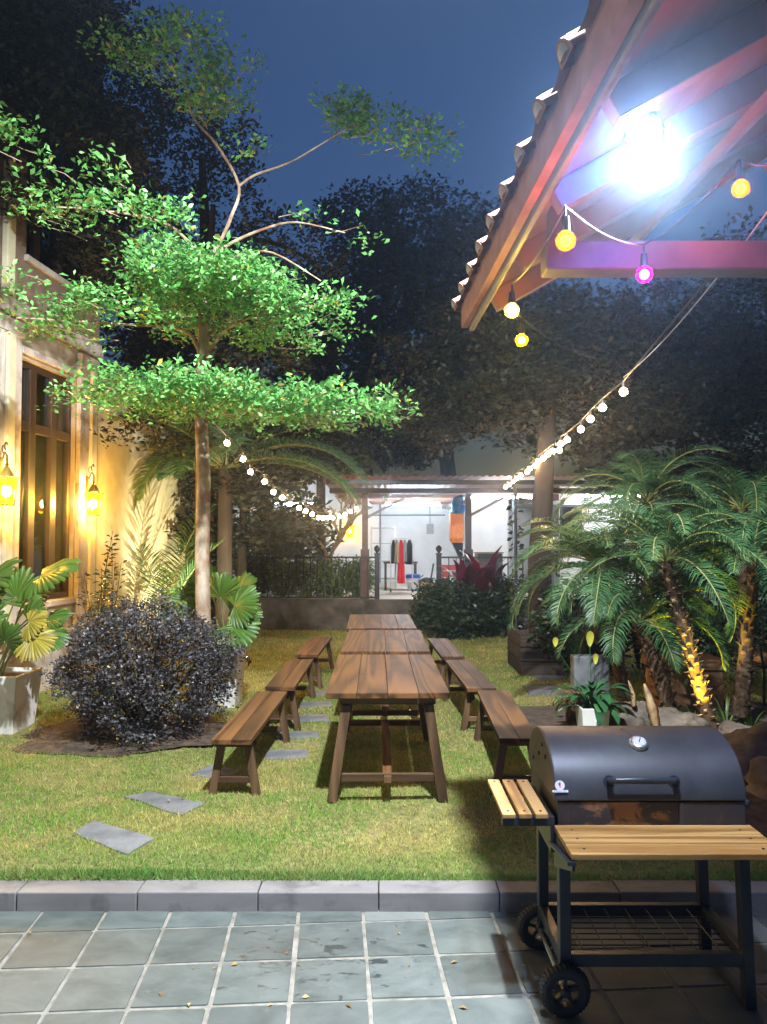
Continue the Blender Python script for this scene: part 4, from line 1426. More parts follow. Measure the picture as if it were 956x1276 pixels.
p = MB(); p.box(bl.x - .02, 2.6, 2.70, 2.80, at(700, 335, 2.70).z, at(700, 299, 2.70).z)
p.build('beam', M['beam_white'], porch, world=True, bevel=.006)
p = MB(); p.bar((bl.x + .04, 2.75, at(700, 299, 2.70).z + .003), (bl.x + .04, 2.75, EZ + .10), .08, .08, (0, 1, 0)); p.build('stub_post', M['beam_white'], porch, world=True, bevel=.005)
p = MB(); p.box(2.25, 2.40, 2.67, 2.83, -.01, at(700, 335, 2.70).z - .003); p.build('post', M['beam_white'], porch, world=True, bevel=.008)

# ------------------------------------------------------------------ lamps hung under the porch
bp = at(803, 167, 2.36)
fd = Vector((-.06, -.46, -.88)).normalized()
t_ = thing('porch_floodlight', 'blinding white round floodlight fixed under the rafters of the porch roof', 'floodlight', bp)
MB().tube([bp - fd * .085, bp - fd * .06, bp - fd * .004], [.028, .056, .061], 24).build('housing', M['socket'], t_, world=True, smooth=True, auto=40)
pts_ = [bp + fd * (.014 * math.sin(a)) for a in (0, .4, .8, 1.2, 1.5)]
MB().tube(pts_, [.053 * math.cos(a) for a in (0, .4, .8, 1.2, 1.5)], 24).build('lens', glow('flood_lens', (0.015, 0.13, 1.0), 750), t_, world=True, smooth=True, auto=70)
MB().tube([bp - fd * .07, bp - fd * .07 + Vector((.02, .03, .06))], .012, 8).build('bracket', M['black_iron'], t_, world=True)
l_ = bpy.data.lights.new('porch_flood_beam', 'SPOT')
l_.energy, l_.color, l_.spot_size, l_.spot_blend, l_.shadow_soft_size = 340, (.72, .87, 1.0), R(124), .6, .06
o = bpy.data.objects.new('porch_flood_beam', l_)
COL.objects.link(o)
o.parent = t_
o.location = fd * .11
o.rotation_euler = fd.to_track_quat('-Z', 'Y').to_euler()

def catenary(a, b_, sag, n_=20):
    return [a.lerp(b_, i / n_) - Vector((0, 0, sag * 4 * (i / n_) * (1 - i / n_))) for i in range(n_ + 1)]
CB = [(923, 235, 2.46, (1.0, 0.10, 0.0005), 330), (705, 300, 2.13, (1.0, 0.11, 0.0005), 380), (803, 342, 2.5, (1.0, 0.006, 0.30), 260), (638, 387, 2.8, (1.0, 0.80, 0.12), 320), (650, 424, 3.3, (1.0, 0.62, 0.004), 320)]
NM = ['orange_glow', 'orange_glow_b', 'magenta_glow', 'pale_yellow_glow', 'yellow_glow']
pts = [at(x, y, Y) for x, y, Y, c, s in CB]
root = thing('coloured_light_string', 'string of coloured round party bulbs, orange, magenta and yellow, under the porch eave', 'light string', pts[1] + Vector((0, 0, .2)))
tops = [q + Vector((0, 0, .070)) for q in pts]
way = [at(985, 190, 2.2), tops[0] + Vector((0, 0, .03)), tops[2] + Vector((0, 0, .03)), tops[1] + Vector((0, 0, .03)), tops[3] + Vector((0, 0, .03)), tops[4] + Vector((0, 0, .03)), at(742, 447, 4.4)]
wire = []
for i in range(len(way) - 1):
    wire += catenary(way[i], way[i + 1], .03, 8)[: (8 if i < len(way) - 2 else 9)]
p = MB().tube(wire, .0035, 5)
for q, c in zip(tops, pts):
    p.tube([q + Vector((0, 0, .03)), q], .003, 5)
p.build('wire', M['wire'], root, world=True)
def tinted_glass(name, col):
    m, t, n, l, b = new_mat(name)
    tp = n.new('ShaderNodeBsdfTransparent'); tp.inputs[0].default_value = (*col, 1)
    tl = n.new('ShaderNodeBsdfTranslucent'); tl.inputs[0].default_value = (*col, 1)
    mx = n.new('ShaderNodeMixShader'); mx.inputs[0].default_value = 0.06
    l.new(tp.outputs[0], mx.inputs[1]); l.new(tl.outputs[0], mx.inputs[2]); l.new(mx.outputs[0], n['Material Output'].inputs['Surface'])
    return m
for q, (x, y, Y, c, s), nmx in zip(pts, CB, NM):
    bl_ = MB().ball(q, .028, 20, 14).build('bulb', tinted_glass(nmx, c), root, world=True, smooth=True)
    MB().ball(q, .0165, 16, 10).build('lit_core', glow(nmx + '_core', (1, .9, .75), s), bl_, world=True, smooth=True)
    MB().tube([q + Vector((0, 0, .0255)), q + Vector((0, 0, .068))], [.014, .011], 10).build('socket', M['socket'], bl_, world=True, smooth=True)

M['warm_bulb'] = glow('warm_bulb', (1.0, 0.58, 0.24), 230)
def light_string(pix, label, extra_a=None, extra_b=None, r_=.028):
    pts = [at(x, y, Y) for x, y, Y in pix]
    t_ = thing('light_string', label, 'light string', pts[len(pts) // 2], 0)
    tops = [q + Vector((0, 0, .075)) for q in pts]
    path = ([extra_a] if extra_a is not None else []) + tops + ([extra_b] if extra_b is not None else [])
    MB().tube(path, .005, 5).build('wire', M['wire'], t_, world=True)
    for q in pts:
        bb = MB().ball(q, r_, 12, 8).build('bulb', M['warm_bulb'], t_, world=True, smooth=True)
        MB().tube([q + Vector((0, 0, r_ * .9)), q + Vector((0, 0, .078))], [.015, .012], 8).build('socket', M['socket'], bb, world=True)
LP = [(283, 552), (303, 572), (312, 588), (330, 600), (341, 613), (352, 620), (361, 628), (373, 633), (381, 637), (389, 641), (397, 645), (403, 645.5), (409, 645), (415, 645.5), (423, 643.5), (430, 641), (437, 637.5), (444, 633.5)]
pix = []
for k, (x, y) in enumerate(LP):
    t = k / (len(LP) - 1)
    pix.append((x, y, 1 / ((1 - t) / 8.0 + t / 13.7)))
light_string(pix, 'string of warm bulbs sagging from the tall tree to the pavilion roof', at(258, 520, 7.1), at(456, 612, 14.0))
RPX = [(777, 488), (751, 508), (736, 522), (724, 535), (707, 548), (699, 553), (697, 561), (689, 562), (683, 566), (677, 571), (671, 575), (667, 580), (660, 584), (657, 588), (649, 592), (644, 596), (640, 600), (635, 604), (630, 607)]
pix = []
for k, (x, y) in enumerate(RPX):
    t = (777 - x) / (777 - 630)
    pix.append((x, y, 1 / ((1 - t) / 5.4 + t / 13.6)))
light_string(pix, 'string of warm bulbs rising from the pavilion roof over the palms to the porch', at(885, 345, 2.85), at(620, 612, 14.0))
# thin pale wire that runs from the porch to the warm string
ww = catenary(at(1000, 205, 2.2), at(777, 470, 5.4), .06, 14)
tag(MB().tube(ww, .003, 5).build('overhead_wire', M['wire_pale'], loc=ww[0], world=True), 'thin pale twisted wire running from the porch beam down to the bulb string', 'wire')
# ------------------------------------------------------------------ foliage materials
M['almond_leaf'] = leafm('almond_leaf', (0.10, 0.36, 0.08), (0.27, 0.60, 0.19), 0.40, 0.38, 0.5, c3=(0.34, 0.32, 0.06), f3=.05)
M['almond_bark'] = surf('almond_bark', (0.20, 0.11, 0.058), (0.52, 0.43, 0.32), 9, 0.85, stretch=(1, 1, .45), bmp=0.5, detail=8, c3=(0.24, 0.10, 0.045), s3=6)
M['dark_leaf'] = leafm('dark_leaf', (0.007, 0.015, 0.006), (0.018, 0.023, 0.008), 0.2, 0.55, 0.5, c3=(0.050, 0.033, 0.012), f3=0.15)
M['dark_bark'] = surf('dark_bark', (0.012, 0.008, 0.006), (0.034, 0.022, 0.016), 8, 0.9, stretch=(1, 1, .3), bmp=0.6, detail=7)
M['shrub_leaf'] = leafm('purple_grey_leaf', (0.040, 0.040, 0.046), (0.085, 0.080, 0.090), 0.10, 0.45, 0.45, c3=(0.42, 0.28, 0.05), f3=0.012)
M['palm_leaf'] = leafm('palm_leaflet', (0.036, 0.105, 0.040), (0.085, 0.19, 0.072), 0.22, 0.42, 0.3)
M['lit_palm_leaf'] = leafm('lit_palm_leaflet', (0.12, 0.20, 0.025), (0.24, 0.34, 0.05), 0.35, 0.42, 0.3)  # yellow lamp light on the arching palm put into the leaf colour
M['palm_stem'] = plain('palm_rachis', (0.20, 0.22, 0.07), 0.5)
M['palm_trunk'] = surf('palm_trunk', (0.035, 0.020, 0.012), (0.11, 0.066, 0.034), 14, 0.9, bmp=0.7, detail=7)
M['palm_boot_dark'] = surf('dark_palm_leaf_base', (0.035, 0.018, 0.010), (0.13, 0.070, 0.036), 10, 0.85, bmp=0.4, isl=0.4)  # their own brown, darkened further so spotlight spill leaves these trunks unlit
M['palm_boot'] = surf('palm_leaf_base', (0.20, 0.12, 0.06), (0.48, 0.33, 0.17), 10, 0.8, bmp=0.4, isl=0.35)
M['fan_leaf'] = leafm('fan_palm_leaf', (0.030, 0.095, 0.014), (0.085, 0.17, 0.022), 0.18, 0.45, 0.40)
M['fan_lit'] = leafm('lit_fan_palm_leaf', (0.26, 0.22, 0.03), (0.34, 0.27, 0.035), 0.22, 0.45, 0.4)  # lantern light on two leaves put into a yellow leaf colour
M['lily_leaf'] = leafm('lily_leaf', (0.020, 0.085, 0.030), (0.045, 0.14, 0.050), 0.18, 0.3, 0.25)
M['yellow_leaf'] = leafm('yellow_green_leaf', (0.35, 0.38, 0.05), (0.45, 0.45, 0.08), 0.35, 0.4, 0.2)
M['cordyline'] = leafm('red_cordyline_leaf', (0.060, 0.006, 0.020), (0.14, 0.010, 0.032), 0.25, 0.35, 0.3)
M['bush_leaf'] = leafm('deep_green_leaf', (0.014, 0.035, 0.018), (0.035, 0.070, 0.028), 0.2, 0.4, 0.4)
M['hedge_leaf'] = leafm('hedge_leaf', (0.07, 0.14, 0.028), (0.17, 0.24, 0.06), 0.3, 0.45, 0.35)
M['twig'] = surf('grey_twig', (0.20, 0.15, 0.10), (0.38, 0.31, 0.22), 12, 0.85)
M['rock'] = surf('garden_rock', (0.075, 0.060, 0.046), (0.20, 0.165, 0.13), 4, 0.9, bmp=0.7, detail=9, c3=(0.045, 0.040, 0.034), s3=5)

def leaf_rosettes(nb, rs, C, nper, spread, L, W, up=0.75, wide=0.62):
    """leaves in small whorls round the points C"""
    n_ = len(C)
    P = np.repeat(C, nper, 0)
    k = len(P)
    a = rs.uniform(0, 2 * PI, k)
    el = rs.normal(0.15, 0.45, k)
    D = np.stack([np.cos(a) * np.cos(el), np.sin(a) * np.cos(el), np.sin(el)], -1)
    P = P + D * rs.uniform(0, spread, (k, 1)) * 0.6 + rs.normal(0, spread * .30, (k, 3))
    N = np.stack([rs.normal(0, .55, k), rs.normal(0, .55, k), np.full(k, up)], -1) 
    Ls = L * rs.uniform(.65, 1.3, k)
    V, F = kites(P, D, nrm(N), Ls, Ls * W, wide)
    nb.add(V, F)

def fill_blobs(rs, blobs, n_, shell=0.0):
    """points inside flattened ellipsoids (centre, radii, weight), grouped so that gaps stay between them"""
    wt = np.array([b_[2] for b_ in blobs], float); wt /= wt.sum()
    ids = rs.choice(len(blobs), n_, p=wt)
    C = np.array([b_[0] for b_ in blobs])[ids]
    Rr = np.array([b_[1] for b_ in blobs])[ids]
    d = nrm(rs.normal(0, 1, (n_, 3)))
    r_ = rs.uniform(shell, 1, (n_, 1)) ** (1 / 2.2)
    return C + d * r_ * Rr

def clumpy(pts, freq, thr, ph=0.0):
    x, y, z = pts[:, 0], pts[:, 1], pts[:, 2]
    f = np.sin(x * freq + ph) * np.sin(y * freq * 1.13 + 1.7 * ph) + np.sin(z * freq * 1.9 + ph + 0.7 * np.sin(x * freq * .7)) * .6 + .5 * np.sin((x + z) * freq * 2.3)
    return pts[f > thr]

# ------------------------------------------------------------------ the tiered almond tree
rs = np.random.RandomState(21)
TY = 7.0
tb = gz(253, 893, LZ); tb = at(253, 893, TY)
tree = thing('almond_tree', 'tall slim tiered almond tree with pale trunk and bright floodlit leaves behind the round shrub', 'tree', (tb.x, TY, LZ))
trk = MB()
tp_ = [(254, 905), (254, 800), (252, 690), (254, 600), (251, 520), (253, 450), (254, 400), (258, 350), (263, 318)]
tr_ = [.078, .070, .066, .064, .060, .055, .050, .042, .036]
trk.tube([at(x, y, TY) for x, y in tp_], tr_, 14)
def limb(mb, pix, r0, r1, seg=6):
    p = [at(x, y, Y) for x, y, Y in pix]
    # smooth
    q = []
    for i in range(len(p) - 1):
        for k in range(4):
            t = k / 4
            a = p[max(i - 1, 0)]; b_ = p[i]; c_ = p[i + 1]; d_ = p[min(i + 2, len(p) - 1)]
            q.append(0.5 * ((2 * b_) + (c_ - a) * t + (2 * a - 5 * b_ + 4 * c_ - d_) * t * t + (3 * b_ - a - 3 * c_ + d_) * t ** 3))
    q.append(p[-1])
    k = len(q)
    mb.tube(q, [r0 + (r1 - r0) * i / (k - 1) for i in range(k)], seg)
LIMBS = [([(252, 450, 7), (236, 415, 6.9), (200, 407, 6.7), (150, 404, 6.4), (90, 400, 6.1), (20, 396, 5.9)], .026, .008),
         ([(256, 445, 7), (275, 418, 6.9), (300, 400, 6.7), (350, 385, 6.4), (410, 380, 6.2)], .024, .008),
         ([(253, 520, 7), (230, 508, 6.8), (180, 490, 6.4), (110, 488, 6.0)], .026, .008),
         ([(254, 515, 7), (300, 508, 6.8), (380, 512, 6.5), (460, 515, 6.3)], .026, .008),
         ([(254, 500, 7), (262, 480, 6.6), (270, 470, 6.0)], .022, .008),
         ([(263, 320, 7), (290, 302, 7.0), (330, 285, 6.9), (370, 277, 6.8), (430, 290, 6.7)], .026, .008),
         ([(262, 320, 7), (275, 300, 6.9), (288, 270, 6.8), (298, 232, 6.8), (270, 180, 6.7), (238, 140, 6.7), (232, 80, 6.6)], .030, .010),
         ([(298, 232, 6.8), (318, 218, 6.8), (360, 203, 6.7), (400, 180, 6.6), (450, 150, 6.6)], .018, .006),
         ([(262, 330, 7), (230, 296, 6.8), (200, 276, 6.6), (130, 262, 6.2), (70, 258, 6.0)], .022, .007),
         ([(262, 335, 7), (300, 318, 6.5), (340, 315, 6.2), (400, 350, 6.0)], .020, .007),
         ([(262, 340, 7), (240, 322, 6.8), (210, 310, 6.6), (180, 298, 6.5)], .018, .006),
         ([(254, 420, 7), (225, 390, 7.4), (150, 385, 7.9), (90, 372, 8.1)], .022, .007),
         ([(256, 420, 7), (290, 400, 7.4), (340, 395, 8.0)], .020, .007)]
for pix, r0, r1 in LIMBS:
    limb(trk, pix, r0 * .72, r1 * .7)
def tier(x0, y0, x1, y1, th, Y0, Y1, ry, n_=4, wt=1.0):
    """a run of flattened leaf pads from pixel (x0,y0) to (x1,y1); th = half thickness in pixels; ry = half depth in metres"""
    out_ = []
    for i in range(n_):
        t = (i + .5) / n_
        x = x0 + (x1 - x0) * t; y = y0 + (y1 - y0) * t; Y = Y0 + (Y1 - Y0) * t
        c = at(x, y, Y)
        rx = abs(x1 - x0) / n_ * .85 * Y / FPX
        out_.append((c, (max(rx, .10), ry, th * Y / FPX), wt * rx * th * ry))
    return out_
BL_ = []
BL_ += tier(75, 488, 160, 482, 11, 5.9, 6.2, .30, 3)
BL_ += tier(150, 482, 330, 495, 20, 6.2, 6.1, .65, 5)
BL_ += tier(130, 495, 330, 512, 14, 6.9, 6.9, .6, 4, .8)
BL_ += tier(325, 505, 485, 512, 18, 6.3, 6.2, .55, 4)
BL_ += tier(250, 490, 420, 520, 14, 7.4, 7.5, .6, 4, .7)
BL_ += tier(0, 362, 130, 385, 14, 5.7, 6.1, .40, 4)
BL_ += tier(10, 390, 130, 412, 14, 6.0, 6.3, .40, 4, .8)
BL_ += tier(110, 383, 210, 388, 13, 6.2, 6.3, .45, 3)
BL_ += tier(190, 352, 330, 352, 28, 6.4, 6.3, .70, 4, 1.1)
BL_ += tier(310, 365, 432, 392, 20, 6.3, 6.1, .55, 4)
BL_ += tier(168, 298, 250, 322, 9, 6.4, 6.4, .25, 3)
BL_ += tier(230, 330, 300, 325, 14, 6.5, 6.5, .4, 2)
BL_ += tier(210, 405, 400, 425, 16, 7.2, 7.2, .6, 4, .6)
BL_ += tier(30, 252, 225, 268, 12, 5.9, 6.3, .35, 5, 1.0)
BL_ += tier(40, 200, 145, 225, 9, 5.7, 5.9, .30, 3, .7)
BL_ += tier(-10, 160, 40, 178, 9, 5.6, 5.7, .25, 2, .8)
BL_ += tier(130, 55, 225, 72, 10, 6.5, 6.6, .35, 3, 1.5)
BL_ += tier(205, 45, 300, 80, 22, 6.5, 6.5, .40, 3, 1.0)
BL_ += tier(225, 110, 290, 130, 14, 6.7, 6.7, .4, 2, .8)
BL_ += tier(305, 155, 380, 165, 8, 6.7, 6.7, .25, 2, .9)
BL_ += tier(290, 188, 326, 195, 6, 6.6, 6.6, .16, 1, .9)
BL_ += tier(385, 128, 465, 145, 11, 6.6, 6.6, .30, 3, 1.7)
BL_ += tier(440, 150, 550, 180, 12, 6.6, 6.6, .30, 3, 1.2)
BL_ += tier(364, 265, 410, 266, 5, 6.8, 6.8, .15, 1, .9)
BL_ += tier(430, 275, 455, 325, 9, 6.7, 6.7, .15, 2, .6)
rs = np.random.RandomState(3)
BL_ = [(c_, (r_[0], r_[1], r_[2] * .70), w_) for c_, r_, w_ in BL_]
C = clumpy(fill_blobs(rs, BL_, 6200), 7.0, -.18, 1.3)
C = C + rs.normal(0, .065, C.shape) * np.array([1.4, 1.4, .8])
nb = NB()
leaf_rosettes(nb, rs, C[: len(C) // 2], 8, .080, .044, .52, up=.7)
leaf_rosettes(nb, rs, C[len(C) // 2:], 7, .090, .060, .50, up=.55)
for c_ in C[::7]:
    ax_ = np.array([(253 - 478) / FPX * TY, TY, 0]) - c_
    ax_[2] = -abs(ax_[0]) * .10 - .05
    ax_ = ax_ / np.linalg.norm(ax_)
    q_ = c_ + ax_ * rs.uniform(.12, .34)
    trk.tube([c_, (c_ + q_) / 2 + rs.normal(0, .012, 3), q_], [.0015, .0028, .0042], 4)
nb.build('crown', M['almond_leaf'], tree)
trk.build('trunk', M['almond_bark'], tree, world=True, smooth=True, auto=60)
# ------------------------------------------------------------------ dark trees further back
def dark_tree(label, trunk_pix, blobs, n_, L, seed, mat='dark_leaf', r0=.14, name='shade_tree', thr=-.25, group='dark trees behind the garden', limbs=()):
    rs_ = np.random.RandomState(seed)
    p = [at(x, y, Y) for x, y, Y in trunk_pix]
    t_ = thing(name, label, 'tree', (p[0].x, p[0].y, LZ), 0, group)
    mb = MB()
    k = len(p)
    mb.tube(p, [r0 * (1 - .55 * i / (k - 1)) for i in range(k)], 10)
    for pix, a, b_ in limbs:
        limb(mb, pix, a, b_)
    mb.build('trunk', M['dark_bark'] if mat == 'dark_leaf' else M['dark_bark'], t_, world=True, smooth=True, auto=60)
    bl = []
    for (x, y, Y, rx, rz, ry, wt) in blobs:
        bl.append((at(x, y, Y), (rx * Y / FPX, ry, rz * Y / FPX), wt))
    C_ = clumpy(fill_blobs(rs_, bl, n_, .15), 3.1, thr, seed)
    nb_ = NB()
    leaf_rosettes(nb_, rs_, C_, 7, L * 1.6, L, .5, up=.6)
    nb_.build('crown', M[mat], t_)
    return t_
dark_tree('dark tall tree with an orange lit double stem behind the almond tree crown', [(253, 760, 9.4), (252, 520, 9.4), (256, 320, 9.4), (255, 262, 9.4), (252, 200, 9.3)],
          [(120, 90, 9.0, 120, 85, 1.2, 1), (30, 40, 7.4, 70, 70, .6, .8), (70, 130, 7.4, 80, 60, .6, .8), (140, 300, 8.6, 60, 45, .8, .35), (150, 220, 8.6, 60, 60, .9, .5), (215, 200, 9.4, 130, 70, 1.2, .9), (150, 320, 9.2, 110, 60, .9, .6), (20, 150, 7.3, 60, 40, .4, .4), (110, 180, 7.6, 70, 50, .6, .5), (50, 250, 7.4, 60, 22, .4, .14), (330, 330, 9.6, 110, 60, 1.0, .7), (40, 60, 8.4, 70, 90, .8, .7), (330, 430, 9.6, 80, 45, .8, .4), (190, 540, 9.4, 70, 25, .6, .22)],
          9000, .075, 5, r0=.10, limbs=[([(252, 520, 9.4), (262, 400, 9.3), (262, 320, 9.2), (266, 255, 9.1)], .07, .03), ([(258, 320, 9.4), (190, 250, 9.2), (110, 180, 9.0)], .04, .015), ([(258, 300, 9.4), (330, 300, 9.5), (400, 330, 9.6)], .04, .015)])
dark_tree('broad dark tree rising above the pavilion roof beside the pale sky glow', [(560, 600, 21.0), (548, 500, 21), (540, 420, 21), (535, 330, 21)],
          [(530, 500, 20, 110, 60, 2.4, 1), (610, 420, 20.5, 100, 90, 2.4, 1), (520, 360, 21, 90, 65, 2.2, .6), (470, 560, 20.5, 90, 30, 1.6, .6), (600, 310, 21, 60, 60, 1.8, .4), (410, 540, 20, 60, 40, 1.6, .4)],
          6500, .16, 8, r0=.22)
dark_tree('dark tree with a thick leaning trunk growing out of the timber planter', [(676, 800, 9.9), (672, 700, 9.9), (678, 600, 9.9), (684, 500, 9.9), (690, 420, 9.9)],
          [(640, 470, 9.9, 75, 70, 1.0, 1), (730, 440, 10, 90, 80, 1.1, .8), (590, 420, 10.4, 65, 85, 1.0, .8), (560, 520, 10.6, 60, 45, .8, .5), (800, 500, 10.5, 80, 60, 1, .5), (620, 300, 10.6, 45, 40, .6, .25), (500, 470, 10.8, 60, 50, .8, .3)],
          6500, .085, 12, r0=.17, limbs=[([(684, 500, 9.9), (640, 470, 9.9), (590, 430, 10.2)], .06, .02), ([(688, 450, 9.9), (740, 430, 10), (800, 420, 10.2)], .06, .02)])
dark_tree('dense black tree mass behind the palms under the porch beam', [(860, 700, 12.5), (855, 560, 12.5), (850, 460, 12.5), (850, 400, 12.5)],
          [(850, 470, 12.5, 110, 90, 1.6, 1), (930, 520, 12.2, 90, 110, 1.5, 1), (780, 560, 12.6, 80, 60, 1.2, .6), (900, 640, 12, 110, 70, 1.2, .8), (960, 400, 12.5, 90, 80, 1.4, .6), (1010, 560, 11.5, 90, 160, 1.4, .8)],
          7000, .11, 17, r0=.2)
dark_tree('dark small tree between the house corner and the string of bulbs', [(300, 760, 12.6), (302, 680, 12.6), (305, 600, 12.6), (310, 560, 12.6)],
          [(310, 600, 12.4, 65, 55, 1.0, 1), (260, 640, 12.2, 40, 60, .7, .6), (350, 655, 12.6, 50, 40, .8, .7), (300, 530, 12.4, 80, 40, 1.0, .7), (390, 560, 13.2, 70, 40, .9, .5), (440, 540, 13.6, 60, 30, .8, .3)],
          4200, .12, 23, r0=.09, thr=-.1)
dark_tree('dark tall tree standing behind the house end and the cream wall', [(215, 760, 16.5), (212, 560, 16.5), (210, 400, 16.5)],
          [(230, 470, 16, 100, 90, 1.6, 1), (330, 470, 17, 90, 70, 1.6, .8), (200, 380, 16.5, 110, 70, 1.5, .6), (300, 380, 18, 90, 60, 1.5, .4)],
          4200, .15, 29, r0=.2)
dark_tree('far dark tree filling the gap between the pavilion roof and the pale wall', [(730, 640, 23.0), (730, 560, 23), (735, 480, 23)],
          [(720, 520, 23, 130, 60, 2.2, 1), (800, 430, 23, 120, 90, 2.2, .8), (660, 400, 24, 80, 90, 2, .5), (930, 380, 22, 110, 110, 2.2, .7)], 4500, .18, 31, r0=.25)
dark_tree('dim far tree half lost in haze between the almond tree and pavilion tree', [(455, 620, 24.0), (455, 500, 24), (460, 400, 24), (470, 300, 24)],  # wide dense crown added to darken the open sky in this gap
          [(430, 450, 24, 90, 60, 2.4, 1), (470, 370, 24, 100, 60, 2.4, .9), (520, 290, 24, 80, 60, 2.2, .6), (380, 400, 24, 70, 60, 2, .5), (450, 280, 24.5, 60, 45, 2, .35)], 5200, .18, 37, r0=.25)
# ------------------------------------------------------------------ round dark shrub in its low box
SHX, SHY = at(178, 840, 6.4).x, 6.45
t_ = thing('shrub', 'round dusky purple grey shrub growing from bare dark soil beside the house', 'shrub', (SHX, SHY, LZ))
rs = np.random.RandomState(9)
mb = MB()
for k in range(60):
    a = rs.uniform(0, 2 * PI); e = rs.uniform(.1, 1.35)
    d_ = Vector((math.cos(a) * math.sin(e), math.sin(a) * math.sin(e) * .9, math.cos(e)))
    mb.tube([(SHX + d_.x * .08, SHY + d_.y * .08, LZ + .1), Vector((SHX, SHY, LZ + .25)) + d_ * .35 + Vector((rs.normal(0, .04), rs.normal(0, .04), .03)), Vector((SHX, SHY, LZ + .45)) + d_ * .66], [.012, .008, .003], 5)
mb.build('stem', M['dark_bark'], t_, world=True)
k = 3600
d = nrm(rs.normal(0, 1, (k, 3)))
lump = 1 + .14 * np.sin(d[:, 0] * 7 + 1) * np.sin(d[:, 1] * 6) + .11 * np.sin(d[:, 2] * 9 + 2 * d[:, 0] * 3) + .06 * np.sin(d[:, 0] * 17 + d[:, 2] * 13) + np.abs(rs.normal(0, .07, k))
r_ = rs.uniform(.55, 1.0, (k, 1)) ** .35
C = np.array([SHX, SHY, LZ + .52]) + d * r_ * lump[:, None] * np.array([.645, .60, .55])
C = C[C[:, 2] > LZ + .05]
nb = NB()
leaf_rosettes(nb, rs, C, 8, .045, .030, .55, up=.35)
nb.build('foliage', M['shrub_leaf'], t_)
# ------------------------------------------------------------------ fan palms in white planters
def fan_leaf(c, out_dir, face, rad, seg=26, spread=4.4, seed=0):
    """pleated fan: c = top of the stalk, out_dir = middle rib direction, face = upper side normal"""
    rs_ = np.random.RandomState(seed)
    o = np.array(Vector(out_dir).normalized()); fn = np.array(Vector(face).normalized())
    sd = nrm(np.cross(o, fn)); fn = nrm(np.cross(sd, o))
    V, F = [], []
    dst = spread / seg
    for i in range(seg):
        am = -spread / 2 + (i + .5) * dst
        rl = rad * (.80 + .2 * math.cos(am * .8)) * (1 + .05 * rs_.normal())
        sag = rs_.uniform(.06, .15)
        b_ = len(V)
        for (q, wfac, lift, droop) in ((.04, .9, .0, 0), (.45, 1.0, .055, .02), (.80, .98, .085, .07), (.97, .45, .04, sag)):
            for k, (o_, lf) in enumerate(((-.5, 0), (0, 1), (.5, 0))):
                a = am + o_ * dst * wfac
                d_ = o * math.cos(a) + sd * math.sin(a)
                V.append(np.array(c) + d_ * rl * q + fn * ((lift * lf - droop) * rad) + np.array([0, 0, -1]) * rad * .10 * q * q)
        for k in range(3):
            for h in range(2):
                a = b_ + 3 * k + h
                F.append((a, a + 1, a + 4, a + 3))
    return np.array(V), np.array(F)
def white_planter(x0, x1, y0, y1, h, label):
    t_ = thing('planter', label, 'planter', ((x0 + x1) / 2, (y0 + y1) / 2, LZ))
    z0 = LZ + .004
    ins = .035
    cx_, cy_ = (x0 + x1) / 2, (y0 + y1) / 2
    mb = MB()
    def sq(s, z):
        return [(cx_ + (x0 - cx_) * s, cy_ + (y0 - cy_) * s, z), (cx_ + (x1 - cx_) * s, cy_ + (y0 - cy_) * s, z), (cx_ + (x1 - cx_) * s, cy_ + (y1 - cy_) * s, z), (cx_ + (x0 - cx_) * s, cy_ + (y1 - cy_) * s, z)]
    vv = sq(.82, z0) + sq(1, z0 + h) + sq(.86, z0 + h) + sq(.80, z0 + h - .06)
    ff = [(3, 2, 1, 0), (12, 13, 14, 15)]
    for k in range(3):
        ff += [(4 * k + i, 4 * k + (i + 1) % 4, 4 * k + 4 + (i + 1) % 4, 4 * k + 4 + i) for i in range(4)]
    mb.add(vv, ff).build('pot', M['white_pot'], t_, world=True, bevel=.008)
    mb = MB(); mb.add(sq(.79, z0 + h - .055) + sq(.6, z0 + h - .03), [(0, 1, 5, 4), (1, 2, 6, 5), (2, 3, 7, 6), (3, 0, 4, 7), (4, 5, 6, 7)])
    mb.build('potting_soil', M['soil'], t_, world=True)
    return t_
def fan_palm(base, label, leaves, seed, ybot):
    t_ = thing('fan_palm', label, 'plant', base, 0, None)
    b0 = Vector(base)
    for k, (x, y, Y, rad, ox, oz, fx, fy, fz, lamp_lit) in enumerate(leaves):
        c = at(x, y, Y)
        st = MB()
        mid = b0.lerp(c, .55) + Vector((0, 0, .12))
        st.tube([b0 + Vector((random.uniform(-.04, .04), random.uniform(-.04, .04), 0)), mid, c], [.010, .008, .006], 6)
        V, F = fan_leaf(c, (ox, -.25, oz), (fx, fy, fz), rad, 20 + 2 * (k % 3), 3.6 + .3 * (k % 4), seed + k)
        lf = NB().add(V, F).build('leaf', M['fan_lit' if lamp_lit else 'fan_leaf'], t_)
        st.build('leaf_stalk', M['palm_stem'], lf, world=True, smooth=True)
    return t_
PX1 = at(20, 880, 6.42).x
white_planter(PX1 - .52, PX1, 6.42, 6.92, .49, 'white square planter by the house with the yellow green fan palm')
